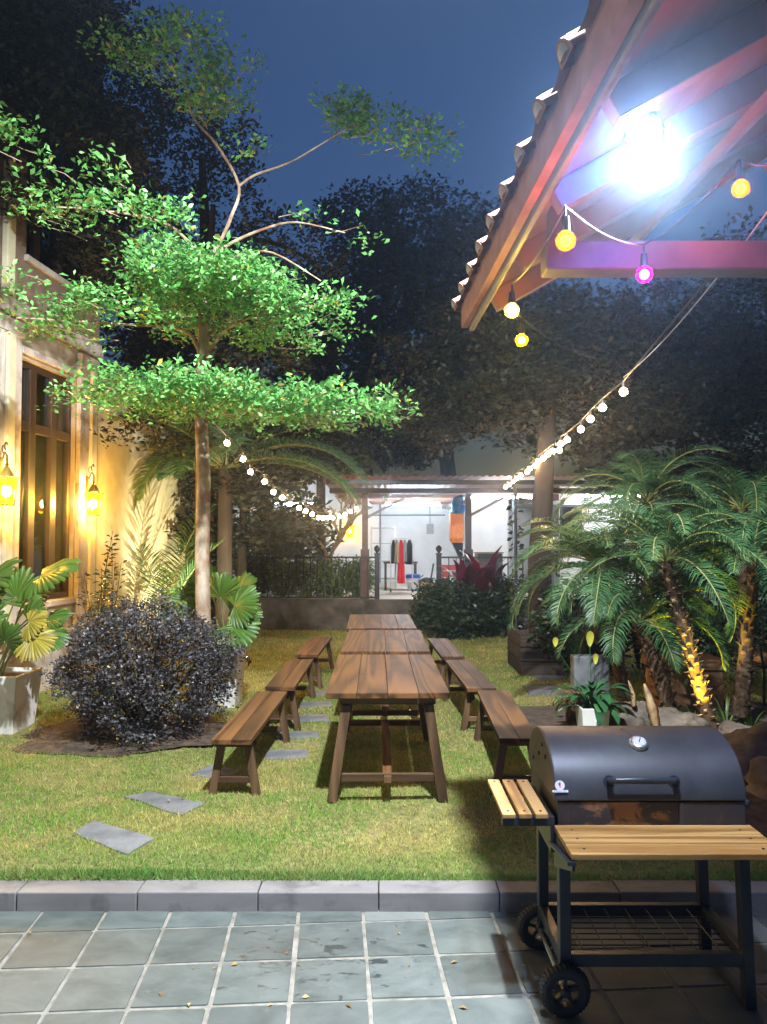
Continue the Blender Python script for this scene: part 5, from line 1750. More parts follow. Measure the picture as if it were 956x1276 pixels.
fan_palm((PX1 - .30, 6.66, LZ + .42), 'fan palm with green and lamplit yellow pleated leaves in the planter by the house wall',
         [(20, 745, 6.5, .30, -.3, .8, .2, -.9, .5, 0), (-14, 726, 6.4, .34, .7, .5, -.1, -.6, .8, 0), (52, 716, 6.6, .36, .95, .30, -.2, -.45, .9, 0), (6, 800, 6.1, .22, .1, .9, -.3, -.9, .2, 0),
          (34, 772, 6.2, .24, .6, .75, -.5, -.75, .4, 0), (40, 795, 6.05, .20, .75, -.35, .3, -.8, .5, 1), (36, 775, 6.1, .18, .85, .3, .2, -.75, .6, 1), (56, 790, 6.5, .22, .9, -.25, .2, -.5, .8, 0),
          (58, 770, 6.7, .22, .95, .1, .1, -.5, .85, 0), (-20, 780, 6.2, .30, -.5, .5, .3, -.8, .5, 0), (-5, 750, 6.9, .34, -.2, .95, .1, -.6, .8, 0), (44, 742, 6.9, .26, .7, .6, -.2, -.6, .7, 0)], 40, 0)
PX2 = at(297, 830, 7.45).x
white_planter(PX2 - .46, PX2, 7.45, 7.92, .60, 'white square planter between the round shrub and the lit lawn')
fan_palm((PX2 - .20, 7.68, LZ + .53), 'glossy green fan palm behind the almond trunk in the white planter',
         [(250, 770, 7.4, .26, -.6, .5, .2, -.8, .5, 0), (275, 745, 7.5, .30, .3, .9, -.2, -.8, .5, 0), (292, 755, 7.3, .30, .8, .4, -.35, -.7, .6, 0), (288, 780, 7.2, .28, .8, -.1, -.2, -.6, .75, 0),
          (270, 785, 7.15, .24, .2, -.55, .0, -.9, .45, 0), (298, 738, 7.8, .26, .6, .7, -.3, -.7, .6, 0), (240, 752, 7.8, .26, -.8, .5, .3, -.7, .6, 0), (262, 735, 7.9, .28, -.2, .9, .1, -.8, .5, 0), (232, 765, 7.5, .24, -.9, .2, .3, -.6, .7, 0), (300, 768, 7.5, .24, .95, .1, -.2, -.5, .8, 0)], 60, 0)
# thin dark-leaved shrub by the house wall
rs = np.random.RandomState(14)
b0 = Vector((at(128, 790, 7.6).x, 7.6, LZ))
t_ = thing('slender_shrub', 'slender see-through shrub of upright stems and small dark leaves against the house wall', 'shrub', b0)
mb = MB(); nb = NB()
for k in range(16):
    tx_ = at(rs.uniform(98, 168), rs.uniform(655, 765), 7.6 + rs.uniform(-.25, .25))
    md_ = b0.lerp(tx_, .5) + Vector((rs.normal(0, .05), rs.normal(0, .05), .1))
    mb.tube([b0 + Vector((rs.normal(0, .05), rs.normal(0, .05), 0)), md_, tx_], [.007, .005, .002], 5)
    n_ = 34
    t = rs.uniform(.35, 1.0, n_)
    P = np.array([(b0.lerp(md_, q * 2) if q < .5 else md_.lerp(tx_, q * 2 - 1)) for q in t])
    a = rs.uniform(0, 2 * PI, n_)
    D = np.stack([np.cos(a), np.sin(a), rs.uniform(-.3, .7, n_)], -1)
    V, F = kites(P + nrm(D) * .015, D, np.stack([rs.normal(0, .6, n_), rs.normal(0, .6, n_), np.ones(n_)], -1), rs.uniform(.05, .085, n_), rs.uniform(.022, .034, n_), .5)
    nb.add(V, F)
mb.build('stem', M['dark_bark'], t_, world=True)
nb.build('foliage', M['bush_leaf'], t_)

# ------------------------------------------------------------------ feather palms
def frond(base, az, el, length, droop, nl, ll, lw, rs_, hang=.35, vee=.35, r0=.012, twist=0.0):
    """returns leaflet and rachis arrays"""
    n_ = 26
    pts = [np.array(base, float)]
    h = np.array([math.cos(az), math.sin(az), 0])
    side0 = np.array([-math.sin(az), math.cos(az), 0])
    e = el
    for i in range(n_):
        t = (i + 1) / n_
        e = el - droop * t ** 1.25
        d_ = h * math.cos(e) + np.array([0, 0, math.sin(e)]) + side0 * twist * t
        pts.append(pts[-1] + d_ / np.linalg.norm(d_) * length / n_)
    pts = np.array(pts)
    T = nrm(np.gradient(pts, axis=0))
    tt = np.linspace(.14, .995, nl)
    f = tt * n_
    i0 = np.clip(f.astype(int), 0, n_ - 1)
    fr_ = (f - i0)[:, None]
    P = pts[i0] * (1 - fr_) + pts[i0 + 1] * fr_
    D = nrm(T[i0] * (1 - fr_) + T[i0 + 1] * fr_)
    S = nrm(np.cross(D, np.array([0, 0, 1.0])))
    U = nrm(np.cross(S, D))
    prof = np.sin(PI * np.clip(.16 + .80 * tt, 0, 1)) ** .75
    VV, FF = [], []
    for sg in (-1, 1):
        L = ll * prof * rs_.uniform(.85, 1.12, nl)
        sw = (.45 + .45 * tt)[:, None]
        d_ = nrm(S * sg * (1.05 - .35 * tt[:, None]) + D * sw + U * vee + rs_.normal(0, .07, (nl, 3)))
        d2 = nrm(d_ + np.array([0, 0, -1.0]) * hang * rs_.uniform(.6, 1.5, (nl, 1)))
        N = nrm(np.cross(d_, S * 0 + D))
        wv = nrm(np.cross(d_, N)) * (lw * rs_.uniform(.8, 1.2, (nl, 1))) / 2
        wv = D * (lw * rs_.uniform(.8, 1.2, (nl, 1))) / 2
        a = P
        m1 = P + d_ * (L * .5)[:, None]
        tip = m1 + d2 * (L * .5)[:, None]
        V = np.stack([a - wv * .5, a + wv * .5, m1 + wv, m1 - wv, tip + wv * .08, tip - wv * .08], 1).reshape(-1, 3)
        b_ = np.arange(nl)[:, None] * 6
        F = np.concatenate([b_ + np.array([[0, 1, 2, 3]]), b_ + np.array([[3, 2, 4, 5]])], 0)
        VV.append(V); FF.append(F)
    R_ = tube_np(pts, np.linspace(r0, r0 * .25, len(pts)), 5)
    return (np.concatenate(VV), np.concatenate([FF[0], FF[1] + len(VV[0])])), R_

def palm(label, base, top, nf, length, seed, trunk_r=.05, nl=46, ll=.26, lw=.011, droop=1.5, el0=(.25, 1.35), az0=None, boots=True, bootmat='palm_boot_dark', name='date_palm', group=None, extra=(), hang=.55, curve=0.0, trunkmat='palm_trunk', leafmat='palm_leaf'):
    rs_ = np.random.RandomState(seed)
    base, top = Vector(base), Vector(top)
    t_ = thing(name, label, 'palm', base, 0, group)
    n_ = 10
    pts = [base.lerp(top, i / n_) + Vector((curve * math.sin(PI * i / n_), 0, 0)) for i in range(n_ + 1)]
    mb = MB().tube(pts, [trunk_r * (1.15 - .2 * i / n_ + .10 * (i == 0)) for i in range(n_ + 1)], 12)
    tk = mb.build('trunk', M[trunkmat], t_, world=True, smooth=True)
    if boots:
        ht = (top - base).length
        nb_ = NB()
        nbt = int(ht / .014)
        ga = 2.399
        ax = (top - base).normalized()
        x_ = ax.cross(Vector((0, 1, 0))).normalized(); y_ = ax.cross(x_)
        for k in range(nbt):
            t = k / nbt
            c = base.lerp(top, t) + Vector((curve * math.sin(PI * t), 0, 0))
            a = k * ga + rs_.normal(0, .1)
            rd = x_ * math.cos(a) + y_ * math.sin(a)
            tn = ax.cross(rd)
            r_ = trunk_r * (1.10 - .2 * t)
            o = c + rd * r_ * .9
            w_, hgt, dp = trunk_r * .42 * rs_.uniform(.8, 1.2), trunk_r * .75 * rs_.uniform(.7, 1.3), trunk_r * .62 * rs_.uniform(.7, 1.7)
            q = [o - tn * w_, o + tn * w_, o + tn * w_ * .6 + ax * hgt + rd * dp, o - tn * w_ * .6 + ax * hgt + rd * dp,
                 o - tn * w_ * .8 + ax * hgt * .9, o + tn * w_ * .8 + ax * hgt * .9]
            nb_.add(np.array(q), [(0, 1, 2, 3), (3, 2, 5, 4), (0, 3, 4, 0), (1, 5, 2, 1)][:2])
        nb_.build('leaf_base', M[bootmat], tk)
    for k in range(nf):
        az = (k * 2.399 + rs_.normal(0, .25)) if az0 is None else az0 + rs_.uniform(-1.2, 1.2)
        q = (k + .5) / nf
        el = el0[0] + (el0[1] - el0[0]) * q + rs_.normal(0, .08)
        (V, F), (V2, F2) = frond(top, az, el, length * rs_.uniform(.85, 1.1), droop * rs_.uniform(.8, 1.2), nl, ll, lw, rs_, hang, twist=rs_.normal(0, .15))
        fo = NB().add(V, F).build('frond', M[leafmat], t_)
        NB().add(V2, F2).build('rachis', M['palm_stem'], fo, smooth=True)
    for (az, el, ln, dr) in extra:
        (V, F), (V2, F2) = frond(top, az, el, ln, dr, nl, ll, lw, rs_, hang)
        fo = NB().add(V, F).build('frond', M[leafmat], t_)
        NB().add(V2, F2).build('rachis', M['palm_stem'], fo, smooth=True)
    return t_
GP = 'feathery palms by the rocks'
palm('feathery palm whose trunk glows yellow in a garden spotlight', at(886, 908, 6.55), at(830, 700, 6.50), 20, 1.05, 1, .050, 48, .25, .014, 1.7, (.15, 1.35), group=GP, bootmat='palm_boot')
palm('short feathery palm with a shaggy brown trunk beside the yellow lit palm', at(840, 905, 6.95), at(797, 778, 6.95), 14, .95, 2, .060, 46, .25, .014, 1.9, (.2, 1.2), group=GP, curve=.02)
palm('low feathery palm whose arching fronds reach over the lawn and the benches', at(778, 868, 7.2), at(752, 712, 7.2), 20, 1.1, 3, .05, 48, .26, .0145, 2.0, (.2, 1.3), group=GP, extra=((3.3, .35, 1.05, 1.7), (3.9, .25, 1.0, 1.6), (4.3, .5, 1.0, 1.9)))
palm('tall feathery palm standing at the back of the palm clump', at(812, 850, 8.6), at(806, 628, 8.6), 22, 1.3, 4, .055, 50, .30, .016, 2.0, (.1, 1.35), group=GP)
palm('feathery palm with drooping fronds over the end of the grill', at(922, 892, 6.6), at(940, 700, 6.6), 18, 1.05, 5, .055, 48, .26, .0145, 1.9, (.1, 1.3), group=GP)
palm('tall shaded feathery palm at the edge under the porch beam', at(930, 850, 8.8), at(925, 635, 8.8), 20, 1.3, 6, .055, 48, .30, .016, 2.0, (.1, 1.3), group=GP)
palm('small feathery palm in front of the white pavilion window', at(745, 800, 8.4), at(738, 700, 8.4), 14, 1.0, 7, .05, 44, .26, .0145, 1.7, (.2, 1.3), group=GP)
# palm by the cream wall; its fronds throw their shadows on it
palm('dark trunked garden palm beside the cream wall end throwing feathery shadows', gz(281, 800, LZ) * 1.0 if False else at(279, 790, 11.6), at(281, 585, 11.6), 15, 2.3, 8, .11, 64, .55, .034, 1.35, (.15, 1.3), boots=False, trunkmat='dark_bark', name='garden_palm', extra=((3.35, .55, 1.7, 2.0), (3.75, .35, 1.7, 1.7), (3.1, .2, 1.5, 1.2), (4.1, .6, 1.9, 2.0), (2.9, .95, 2.3, 1.5), (-.35, .35, 2.4, 1.3), (-.1, .6, 2.4, 1.5)), hang=.5)
palm('lamplit yellow green arching palm hanging over the string of bulbs', at(400, 770, 15.2), at(400, 560, 15.2), 13, 1.9, 9, .09, 56, .5, .022, 2.0, (.1, 1.2), boots=False, leafmat='lit_palm_leaf', name='arching_palm', hang=.8)

# ------------------------------------------------------------------ shrubs behind the railing, hedge, bare tree, red leaved plant
def bush(name, label, c, rad, n_, L, mat, seed, W=.5, nper=7, group=None, cat='plant', up=.45):
    rs_ = np.random.RandomState(seed)
    c = Vector(c)
    t_ = thing(name, label, cat, (c.x, c.y, c.z - rad[2]), 0, group)
    d_ = nrm(rs_.normal(0, 1, (n_, 3)))
    lump = 1 + .16 * np.sin(d_[:, 0] * 6 + seed) * np.sin(d_[:, 1] * 5 + 1) + .12 * np.sin(d_[:, 2] * 8 + seed)
    C_ = np.array(c) + d_ * (rs_.uniform(.3, 1, (n_, 1)) ** .45) * lump[:, None] * np.array(rad)
    nb_ = NB()
    leaf_rosettes(nb_, rs_, C_, nper, L * 1.3, L, W, up=up)
    mb = MB()
    z0 = c.z - rad[2]
    for k in range(9):
        a = rs_.uniform(0, 2 * PI); e = rs_.uniform(.1, 1.0)
        q = c + Vector((math.cos(a) * math.sin(e) * rad[0] * .8, math.sin(a) * math.sin(e) * rad[1] * .8, math.cos(e) * rad[2] * .7))
        mb.tube([(c.x + .04 * math.cos(a), c.y + .04 * math.sin(a), z0), (c.x + (q.x - c.x) * .5, c.y + (q.y - c.y) * .5, z0 + (q.z - z0) * .6), q], [.016, .010, .004], 5)
    mb.build('stem', M['dark_bark'], t_, world=True)
    nb_.build('foliage', M[mat], t_)
    return t_
for k, (x, y, rx, lb) in enumerate(((352, 728, .34, 'leafy hedge plant behind the long railing near the dark tree'), (385, 722, .36, 'leafy hedge plant in the middle of the long railing'), (418, 724, .32, 'yellow green hedge plant under the bare tree'), (448, 730, .26, 'small hedge plant beside the brown post'), (318, 733, .32, 'dark hedge plant at the shady end of the long railing'))):
    c = at(x, y, 14.75)
    bush('hedge_plant', lb, (c.x, 14.75, PZ + .36), (rx, .30, .38), 300, .075, 'hedge_leaf' if k != 4 else 'bush_leaf', 50 + k, .45, group='low hedge plants behind the long railing')
# tall big leaved shrubs against the white back wall
for k, (x, y, Y, rx, rz, lb) in enumerate(((372, 668, 16.5, .7, .75, 'big leaved shrub silhouetted against the white wall behind the railing'), (330, 690, 15.6, .6, .7, 'dark big leaved shrub near the dark palm trunk behind the railing'), (245, 700, 13.5, .35, .8, 'narrow leafy shrub between the cream wall and the almond trunk'))):
    c = at(x, y, Y)
    bush('tall_shrub', lb, c, (rx, .45, rz), 190, .20, 'bush_leaf', 70 + k, .32, 6)
# spiky yellow-green plant clumps
def spiky(name, label, base, n_, L, W, mat, seed, el=(.5, 1.45), group=None):
    rs_ = np.random.RandomState(seed)
    base = Vector(base)
    t_ = thing(name, label, 'plant', base, 0, group)
    nb_ = NB()
    for k in range(n_):
        a = rs_.uniform(0, 2 * PI); e = rs_.uniform(*el)
        p = np.array(base, float) + np.array([math.cos(a), math.sin(a), 0]) * .02
        h = np.array([math.cos(a), math.sin(a), 0])
        s = np.array([-math.sin(a), math.cos(a), 0])
        l_ = L * rs_.uniform(.7, 1.15)
        pts, ws = [], []
        for i in range(7):
            t = i / 6
            pts.append(p.copy()); ws.append(W * (math.sin(PI * min(.97, .18 + .82 * t)) ** .8))
            ee = e - 1.1 * t * t
            p = p + (h * math.cos(ee) + np.array([0, 0, math.sin(ee)])) * l_ / 6
        V = np.array([[q - s * w_ / 2, q + s * w_ / 2] for q, w_ in zip(pts, ws)]).reshape(-1, 3)
        nb_.add(V, [(2 * i, 2 * i + 1, 2 * i + 3, 2 * i + 2) for i in range(6)])
    nb_.build('leaf_tuft', M[mat], t_, smooth=True)
    return t_
spiky('spiky_plant', 'yellow green spiky plant glowing beside the string of bulbs', at(385, 660, 14.9) * 1.0, 26, .55, .05, 'yellow_leaf', 81, (.3, 1.5))
spiky('spiky_plant', 'upright yellow spiky plant behind the railing beside the dark palm trunk', at(297, 720, 14.6), 14, .75, .05, 'yellow_leaf', 82, (1.0, 1.5))
# bare frangipani tree
b0 = at(409, 748, 15.0); b0.z = PZ
t_ = thing('frangipani', 'bare grey branched frangipani tree in front of the white pavilion wall', 'tree', b0)
mb = MB()
rs = np.random.RandomState(6)
def fork(p, d_, r_, l_, dep):
    q = p + d_ * l_ + Vector((rs.normal(0, .02), rs.normal(0, .02), 0))
    mb.tube([p, p.lerp(q, .5) + Vector((rs.normal(0, .015), 0, .01)), q], [r_, r_ * .88, r_ * .78], 7)
    if dep == 0:
        return
    for k in range(3 if dep > 1 else 2):
        a = rs.uniform(0, 2 * PI)
        nd = (d_ + Vector((math.cos(a), math.sin(a), .25)) * rs.uniform(.45, .8)).normalized()
        fork(q, nd, r_ * .68, l_ * rs.uniform(.6, .85), dep - 1)
fork(b0, Vector((.02, 0, 1)), .06, .70, 4)
mb.build('trunk', M['twig'], t_, world=True, smooth=True)
# dark bush and red cordyline by the post
c = at(572, 765, 13.3)
bush('dark_bush', 'dense dark green bush at the plinth beside the last table', (at(560, 765, 12.9).x, 12.9, .55), (.62, .5, .55), 620, .085, 'bush_leaf', 91, .42)
bush('dark_bush', 'dark bush under the red leaved plant by the railing', (at(612, 770, 13.2).x, 13.2, .60), (.55, .5, .60), 520, .09, 'bush_leaf', 92, .42)
spiky('cordyline', 'tall red leaved plant rising above the dark bush at the railing', at(606, 748, 13.1), 20, .95, .17, 'cordyline', 93, (.9, 1.52))
spiky('cordyline', 'smaller crimson leaved plant in front of the orange cabinet', at(578, 738, 13.1), 14, .75, .14, 'cordyline', 94, (.7, 1.5))
spiky('cordyline', 'shaded maroon leaved plant at the end of the dark bush', at(632, 752, 13.4), 18, .55, .08, 'cordyline', 95, (.8, 1.5))

for k, (x, y, Y, rx, rz, lb) in enumerate(((720, 800, 9.4, .55, .6, 'dark bush filling the gap under the white pavilion window'), (800, 810, 9.8, .65, .75, 'dark bush behind the terracotta trough'), (890, 800, 9.6, .7, .8, 'dark bush behind the yellow lit palm trunk'), (965, 800, 9.2, .6, .85, 'dark bush behind the iron garden chair'))):
    c = at(x, y, Y)
    bush('dark_bush', lb, (c.x, Y, LZ + rz), (rx, .45, rz), 420, .085, 'bush_leaf', 130 + k, .42)
# ------------------------------------------------------------------ pole with a climbing vine
t_ = thing('pole', 'thin dark pole wrapped in a climbing vine beside the palms', 'pole', at(643, 790, 11.0))
xp = at(643, 700, 11.0).x
MB().tube([(xp, 11, LZ), (xp, 11, at(643, 600, 11).z)], .022, 8).build('shaft', M['dark_post'], t_, world=True, smooth=True)
rs = np.random.RandomState(41)
n_ = 130
zz = rs.uniform(.4, 2.5, n_); a = rs.uniform(0, 2 * PI, n_)
P = np.stack([xp + .04 * np.cos(a), 11 + .04 * np.sin(a), zz], -1)
V, F = kites(P, np.stack([np.cos(a), np.sin(a), rs.normal(0, .4, n_)], -1), np.stack([rs.normal(0, 1, n_), rs.normal(0, 1, n_), np.ones(n_)], -1), rs.uniform(.07, .12, n_), .06)
NB().add(V, F).build('vine', M['bush_leaf'], t_)

# ------------------------------------------------------------------ rocks, lily pot and small things by the palms
def rock(label, c, r_, seed, name='rock', mat='rock'):
    rs_ = np.random.RandomState(seed)
    bm = bmesh.new()
    bmesh.ops.create_icosphere(bm, subdivisions=4, radius=1)
    ph = rs_.uniform(0, 6, 9)
    for v in bm.verts:
        d_ = v.co.normalized()
        k = 1 + .16 * math.sin(2.3 * d_.x + ph[0]) * math.sin(2.9 * d_.y + ph[1]) + .12 * math.sin(4.7 * d_.z + ph[2] + 2 * d_.x) + .06 * math.sin(9 * d_.x + ph[3]) * math.sin(8 * d_.y + ph[4]) + .035 * math.sin(17 * d_.z + ph[5] + 5 * d_.y) + .10 * mnoise.fractal(d_ * 3.5 + Vector((seed, 0, 0)), .9, 2.1, 6) 
        v.co = Vector((d_.x * r_[0], d_.y * r_[1], d_.z * r_[2])) * k
    for f in bm.faces:
        f.smooth = True
    me = bpy.data.meshes.new(name); bm.to_mesh(me); bm.free()
    o = link_mesh(name, me, M[mat], None, c)
    tag(o, label, 'rock', 'rocks round the palms')
    return o
q = gz(782, 912, LZ); rock('brown boulder behind the grill lid beside the lily pot', (q.x, q.y + .05, LZ + .06), (.24, .2, .22), 1)
q = gz(835, 912, LZ); rock('low boulder at the foot of the shaggy brown palm trunk', (q.x, q.y, LZ + .02), (.30, .22, .15), 2)
q = gz(955, 985, LZ); rock('pale grey rock with deep hollows at the end of the grill', (q.x + .02, q.y + .25, LZ + .10), (.30, .30, .24), 3)
q = gz(1010, 1010, LZ); rock('second pale rock lying partly out of view past the grill', (q.x, q.y + .15, LZ + .06), (.28, .26, .18), 4)
q = gz(925, 925, LZ); rock('small rock in the grass tufts behind the grill', (q.x, q.y + .1, LZ + .03), (.16, .14, .10), 6)
for k, (x, y, lb) in enumerate(((905, 905, 'grass tuft at the foot of the yellow lit palm'), (935, 912, 'untidy grass tuft above the pale grey rock'), (865, 908, 'small grass tuft between the two boulders and the lit trunk'))):
    spiky('grass_tuft', lb, gz(x, y, LZ), 40, .26, .012, 'hedge_leaf', 100 + k, (.3, 1.4), 'grass tufts round the palms')
YL = 6.25
x0, x1 = at(725.5, 900, YL).x, at(761, 900, YL).x
white_planter(x0, x1, YL, YL + .25, at(740, 884, YL).z - LZ, 'small white weathered planter behind the grill holding a peace lily')
b0 = Vector(((x0 + x1) / 2, YL + .13, at(740, 884, YL).z - .03))
t_ = thing('peace_lily', 'dark green peace lily with pale yellow spathes in the small white planter', 'plant', b0)
rs = np.random.RandomState(55)
nb = NB(); mb = MB()
for k in range(46):
    a = rs.uniform(0, 2 * PI); e = rs.uniform(.15, 1.3)
    st = np.array(b0) ; ln = rs.uniform(.10, .26)
    h = np.array([math.cos(a), math.sin(a) * .8, 0])
    e1 = st + (h * math.cos(e) + np.array([0, 0, math.sin(e)])) * ln
    mb.tube([st, e1], [.004, .003], 4)
    s = np.array([-math.sin(a), math.cos(a), 0])
    L_ = rs.uniform(.14, .22); W_ = L_ * .36
    p = e1.copy(); V = []
    for i in range(6):
        t = i / 5
        w_ = W_ * math.sin(PI * min(.98, .05 + .95 * t)) ** .7
        V += [p - s * w_ / 2, p + s * w_ / 2]
        ee = e - .3 - 1.5 * t
        p = p + (h * math.cos(ee) + np.array([0, 0, math.sin(ee)])) * L_ / 5
    nb.add(np.array(V), [(2 * i, 2 * i + 1, 2 * i + 3, 2 * i + 2) for i in range(5)])
mb.build('stalk', M['lily_leaf'], t_, world=True)
nb.build('foliage', M['lily_leaf'], t_, smooth=True)
for (x, y, sx_, sz_) in ((735, 806, .055, .13), (742, 828, .04, .09), (692, 806, .04, .08)):
    c = at(x, y, YL + .05)
    m_ = MB()
    m_.tube([b0, b0.lerp(c, .6) + Vector((0, 0, .02)), c], [.004, .003, .003], 5)
    oval = []
    for kk in range(14):
        an = 2 * PI * kk / 14
        uu = math.sin(an) * sx_ * (1 - .35 * math.cos(an)) * .55
        vv_ = .5 * (1 - math.cos(an)) * sz_
        oval.append(c + Vector((uu, -.12 * abs(uu) - .10 * vv_, vv_)))
    sp_ = MB().add(oval + [c + Vector((0, .015, sz_ * .45))], [(kk, (kk + 1) % 14, 14) for kk in range(14)])
    o = sp_.build('spathe', M['yellow_leaf'], t_, world=True, smooth=True)
    m_.build('flower_stalk', M['lily_leaf'], o, world=True)
# pale stone block and round log behind the lily
c = at(736, 846, 7.0)
o = MB().box(c.x - .16, c.x + .16, 6.95, 7.10, LZ + .005, at(736, 818, 6.95).z).build('stone_block', M['slab'], loc=(c.x, 7.0, LZ), world=True, bevel=.012)
tag(o, 'upright pale square stone block behind the peace lily', 'stone block')
c = at(722, 880, 6.75)
o = MB().lathe([(.10, LZ + .003), (.12, LZ + .05), (.115, LZ + .30), (.09, LZ + .315), (.01, LZ + .316)], (c.x, 6.75, 0), 18).build('log_stump', M['rail_wood'], loc=(c.x, 6.75, LZ), world=True, smooth=True, auto=50)
tag(o, 'weathered log stump beside the small white planter', 'log')
# terracotta trough
M['terra_pot'] = surf('terracotta_trough', (0.22, 0.11, 0.05), (0.34, 0.18, 0.085), 5, 0.8, bmp=.2)
a, b_ = at(822, 850, 7.35), at(902, 850, 7.35)
t_ = thing('trough', 'terracotta trough with a thick rim lit orange behind the palm trunks', 'planter', ((a.x + b_.x) / 2, 7.5, LZ))
zt = at(850, 822, 7.35).z
MB().box(a.x, b_.x, 7.35, 7.75, LZ + .004, zt - .10).build('pot', M['terra_pot'], t_, world=True, bevel=.015)
MB().box(a.x - .03, b_.x + .03, 7.32, 7.78, zt - .099, zt).build('rim', M['terra_pot'], t_, world=True, bevel=.012)
# orange dead sheath pieces leaning by the brown trunk
o = None
for (x0_, y0_, x1_, y1_, wd_, lb) in ((817, 905, 803, 852, .045, 'broad orange dried palm sheath standing beside the brown trunk'), (790, 880, 783, 848, .022, 'narrow orange dried palm sheath behind the boulder')):
    A_, B_ = at(x0_, y0_, 6.45), at(x1_, y1_, 6.5)
    nb = NB(); V = []
    for i in range(9):
        t = i / 8
        p = A_.lerp(B_, t) + Vector((.01 * math.sin(t * 3), -.02 * math.sin(PI * t), 0))
        w_ = wd_ * (math.sin(PI * min(.96, .25 + .72 * t)) ** .6) * (1 + .12 * math.sin(i * 2.3))
        V += [p - Vector((w_, 0, 0)), p + Vector((0, -w_ * .5, 0)), p + Vector((w_, 0, 0)), p + Vector((0, w_ * .2, 0))]
    F = []
    for i in range(8):
        F += [(4 * i + k, 4 * i + (k + 1) % 4, 4 * i + 4 + (k + 1) % 4, 4 * i + 4 + k) for k in range(4)]
    o = nb.add(np.array(V), F).build('dried_sheath', M['palm_boot'], loc=A_, smooth=True)
    tag(o, lb, 'palm sheath')
# iron chair at the edge
cc = at(975, 875, 7.6); cc.z = LZ
t_ = thing('garden_chair', 'dark iron garden chair with a tan cushion half out of view behind the palms', 'chair', cc)
MB().box(cc.x - .24, cc.x + .24, 7.5, 7.95, .47, .50).build('seat', M['black_iron'], t_, world=True, bevel=.008)
MB().box(cc.x - .22, cc.x + .22, 7.49, 7.93, .503, .57).build('cushion', plain('tan_cushion', (0.42, 0.26, 0.12), 0.8), t_, world=True, bevel=.02)
for x in (-.22, .22):
    for y in (7.52, 7.92):
        MB().tube([(cc.x + x, y, LZ + .003), (cc.x + x * .95, y, .469)], .014, 8).build('leg', M['black_iron'], t_, world=True, smooth=True)
    p = MB(); p.tube([(cc.x + x * 1.05, 7.50, .50), (cc.x + x * 1.15, 7.50, .68), (cc.x + x * 1.1, 7.60, .70), (cc.x + x * 1.1, 7.90, .70)], .012, 8)
    p.build('armrest', M['black_iron'], t_, world=True, smooth=True)
p = MB()
p.tube([(cc.x - .22, 7.93, .50), (cc.x - .23, 7.97, .92), (cc.x, 7.98, .98), (cc.x + .23, 7.97, .92), (cc.x + .22, 7.93, .50)], .014, 8)
for x in (-.12, 0, .12):
    p.tube([(cc.x + x, 7.93, .50), (cc.x + x, 7.975, .95)], .008, 6)
p.build('backrest', M['black_iron'], t_, world=True, smooth=True)

# ------------------------------------------------------------------ garden spotlights
def spotlight(loc, aim, energy, col, size, label, blend=.4):
    loc, aim = Vector(loc), Vector(aim)
    d_ = (aim - loc).normalized()
    t_ = thing('garden_spotlight', label, 'spotlight', (loc.x, loc.y, loc.z - .09))
    MB().tube([loc - d_ * .06, loc + d_ * .015], [.026, .034], 14).build('lamp_head', M['black_iron'], t_, world=True, smooth=True, auto=40)
    MB().tube([(loc.x, loc.y, loc.z - .09), loc - d_ * .03], .008, 6).build('spike', M['black_iron'], t_, world=True)
    MB().tube([loc + d_ * .016, loc + d_ * .020], .029, 14).build('lens', glow('spot_lens', col, 30), t_, world=True)
    l_ = bpy.data.lights.new('spotlight_beam', 'SPOT')
    l_.energy, l_.color, l_.spot_size, l_.spot_blend, l_.shadow_soft_size = energy, col, size, blend, .02
    o = bpy.data.objects.new('spotlight_beam', l_)
    COL.objects.link(o)
    o.parent = t_
    o.location = loc + d_ * .03 - Vector(t_.location)
    o.rotation_euler = d_.to_track_quat('-Z', 'Y').to_euler()
    return t_
g0 = gz(868, 915, LZ)
spotlight((2.56, 6.16, LZ + .09), (2.69, 6.5, .62), 170, (1.0, 0.72, 0.05), R(52), 'small black garden spotlight throwing yellow light up the palm trunk')
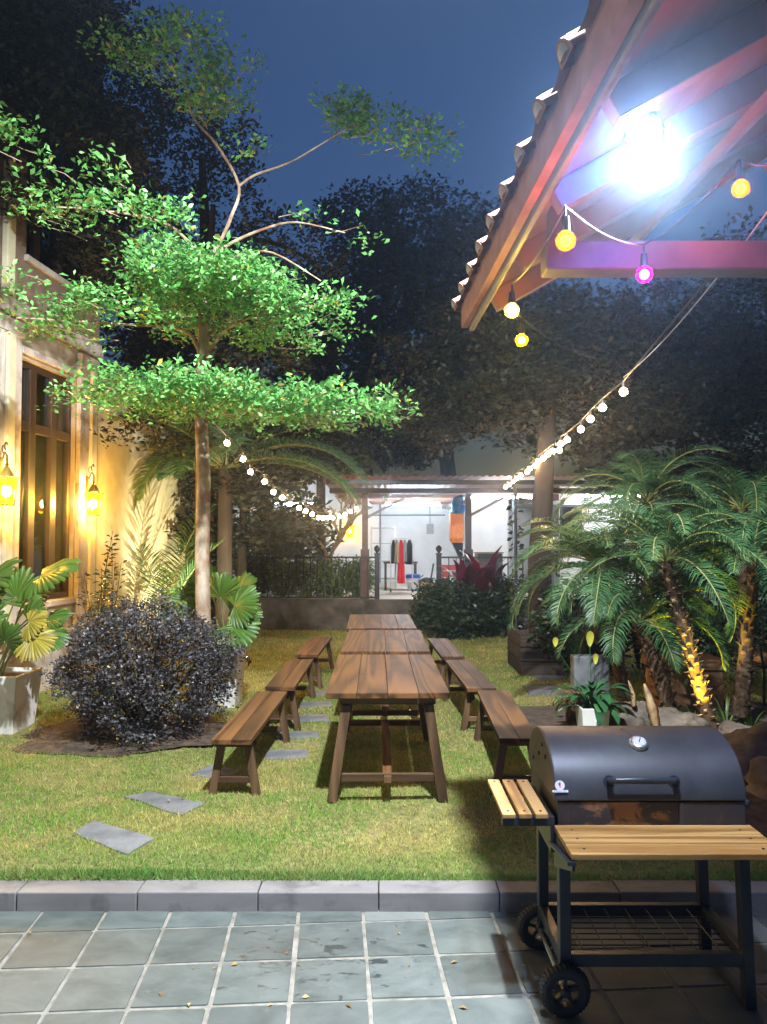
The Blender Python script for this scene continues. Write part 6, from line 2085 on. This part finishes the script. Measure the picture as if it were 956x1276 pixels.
spotlight((-1.75, 10.0, LZ + .10), FB(4.1, 0, 2.0), 800, (1.0, 0.90, 0.58), R(72), 'small garden spotlight on the lawn aimed at the cream wall', .9)
palm('added garden palm whose upright fronds shape the shadows on the cream wall', FB(2.75, .50, LZ), FB(2.75, .50, LZ + .4), 2, 1.4, 18, .05, 34, .40, .022, .7, (1.0, 1.4), boots=False, name='shadow_palm', extra=((1.35, 1.15, 2.1, .9), (1.5, .85, 2.0, .9), (1.2, 1.35, 2.2, .8), (1.7, 1.0, 1.8, 1.0)), hang=.25)  # added to cast frond shadows across the spotlit wall

# ------------------------------------------------------------------ added haze standing in for lens bloom
hz, t, n, l, b = new_mat('bloom_haze')
n.remove(b)
pv_ = n.new('ShaderNodeVolumePrincipled')
pv_.inputs['Color'].default_value = (0.60, 0.79, 1.0, 1)
pv_.inputs['Density'].default_value = 0.0044
pv_.inputs['Anisotropy'].default_value = 0.92
l.new(pv_.outputs[0], n['Material Output'].inputs['Volume'])
hb = MB().box(-41, 41, -41, 61, -2.2, 9.6).build('haze', hz)
tag(hb, 'thin added haze standing in for lens bloom round the lamps', kind='stuff')

# a few fallen leaves on the lawn and the slates
rs = np.random.RandomState(77)
nb = NB()
P = []
for (x0, x1, y0, y1, k) in ((-2.8, 1.2, 3.9, 6.0, 46), (-1.6, 1.0, 2.7, 3.45, 26), (-2.6, -1.0, 5.6, 6.6, 30)):
    for _ in range(k):
        x, y = rs.uniform(x0, x1), rs.uniform(y0, y1)
        z = .006 if y < 3.5 else float(lawn_z(x, y)) + rs.uniform(.012, .024)
        P.append((x, y, z))
P = np.array(P)
a = rs.uniform(0, 2 * PI, len(P))
V, F = kites(P, np.stack([np.cos(a), np.sin(a), np.zeros(len(P))], -1), np.stack([rs.normal(0, .15, len(P)), rs.normal(0, .15, len(P)), np.ones(len(P))], -1), rs.uniform(.018, .038, len(P)), rs.uniform(.009, .018, len(P)), .5, .2)
nb.add(V, F)
tag(nb.build('fallen_leaves', leafm('dry_leaf', (0.16, 0.09, 0.035), (0.36, 0.24, 0.09), .15, .7, .4)), 'small dry brown leaves scattered on the lawn and slates', kind='stuff')
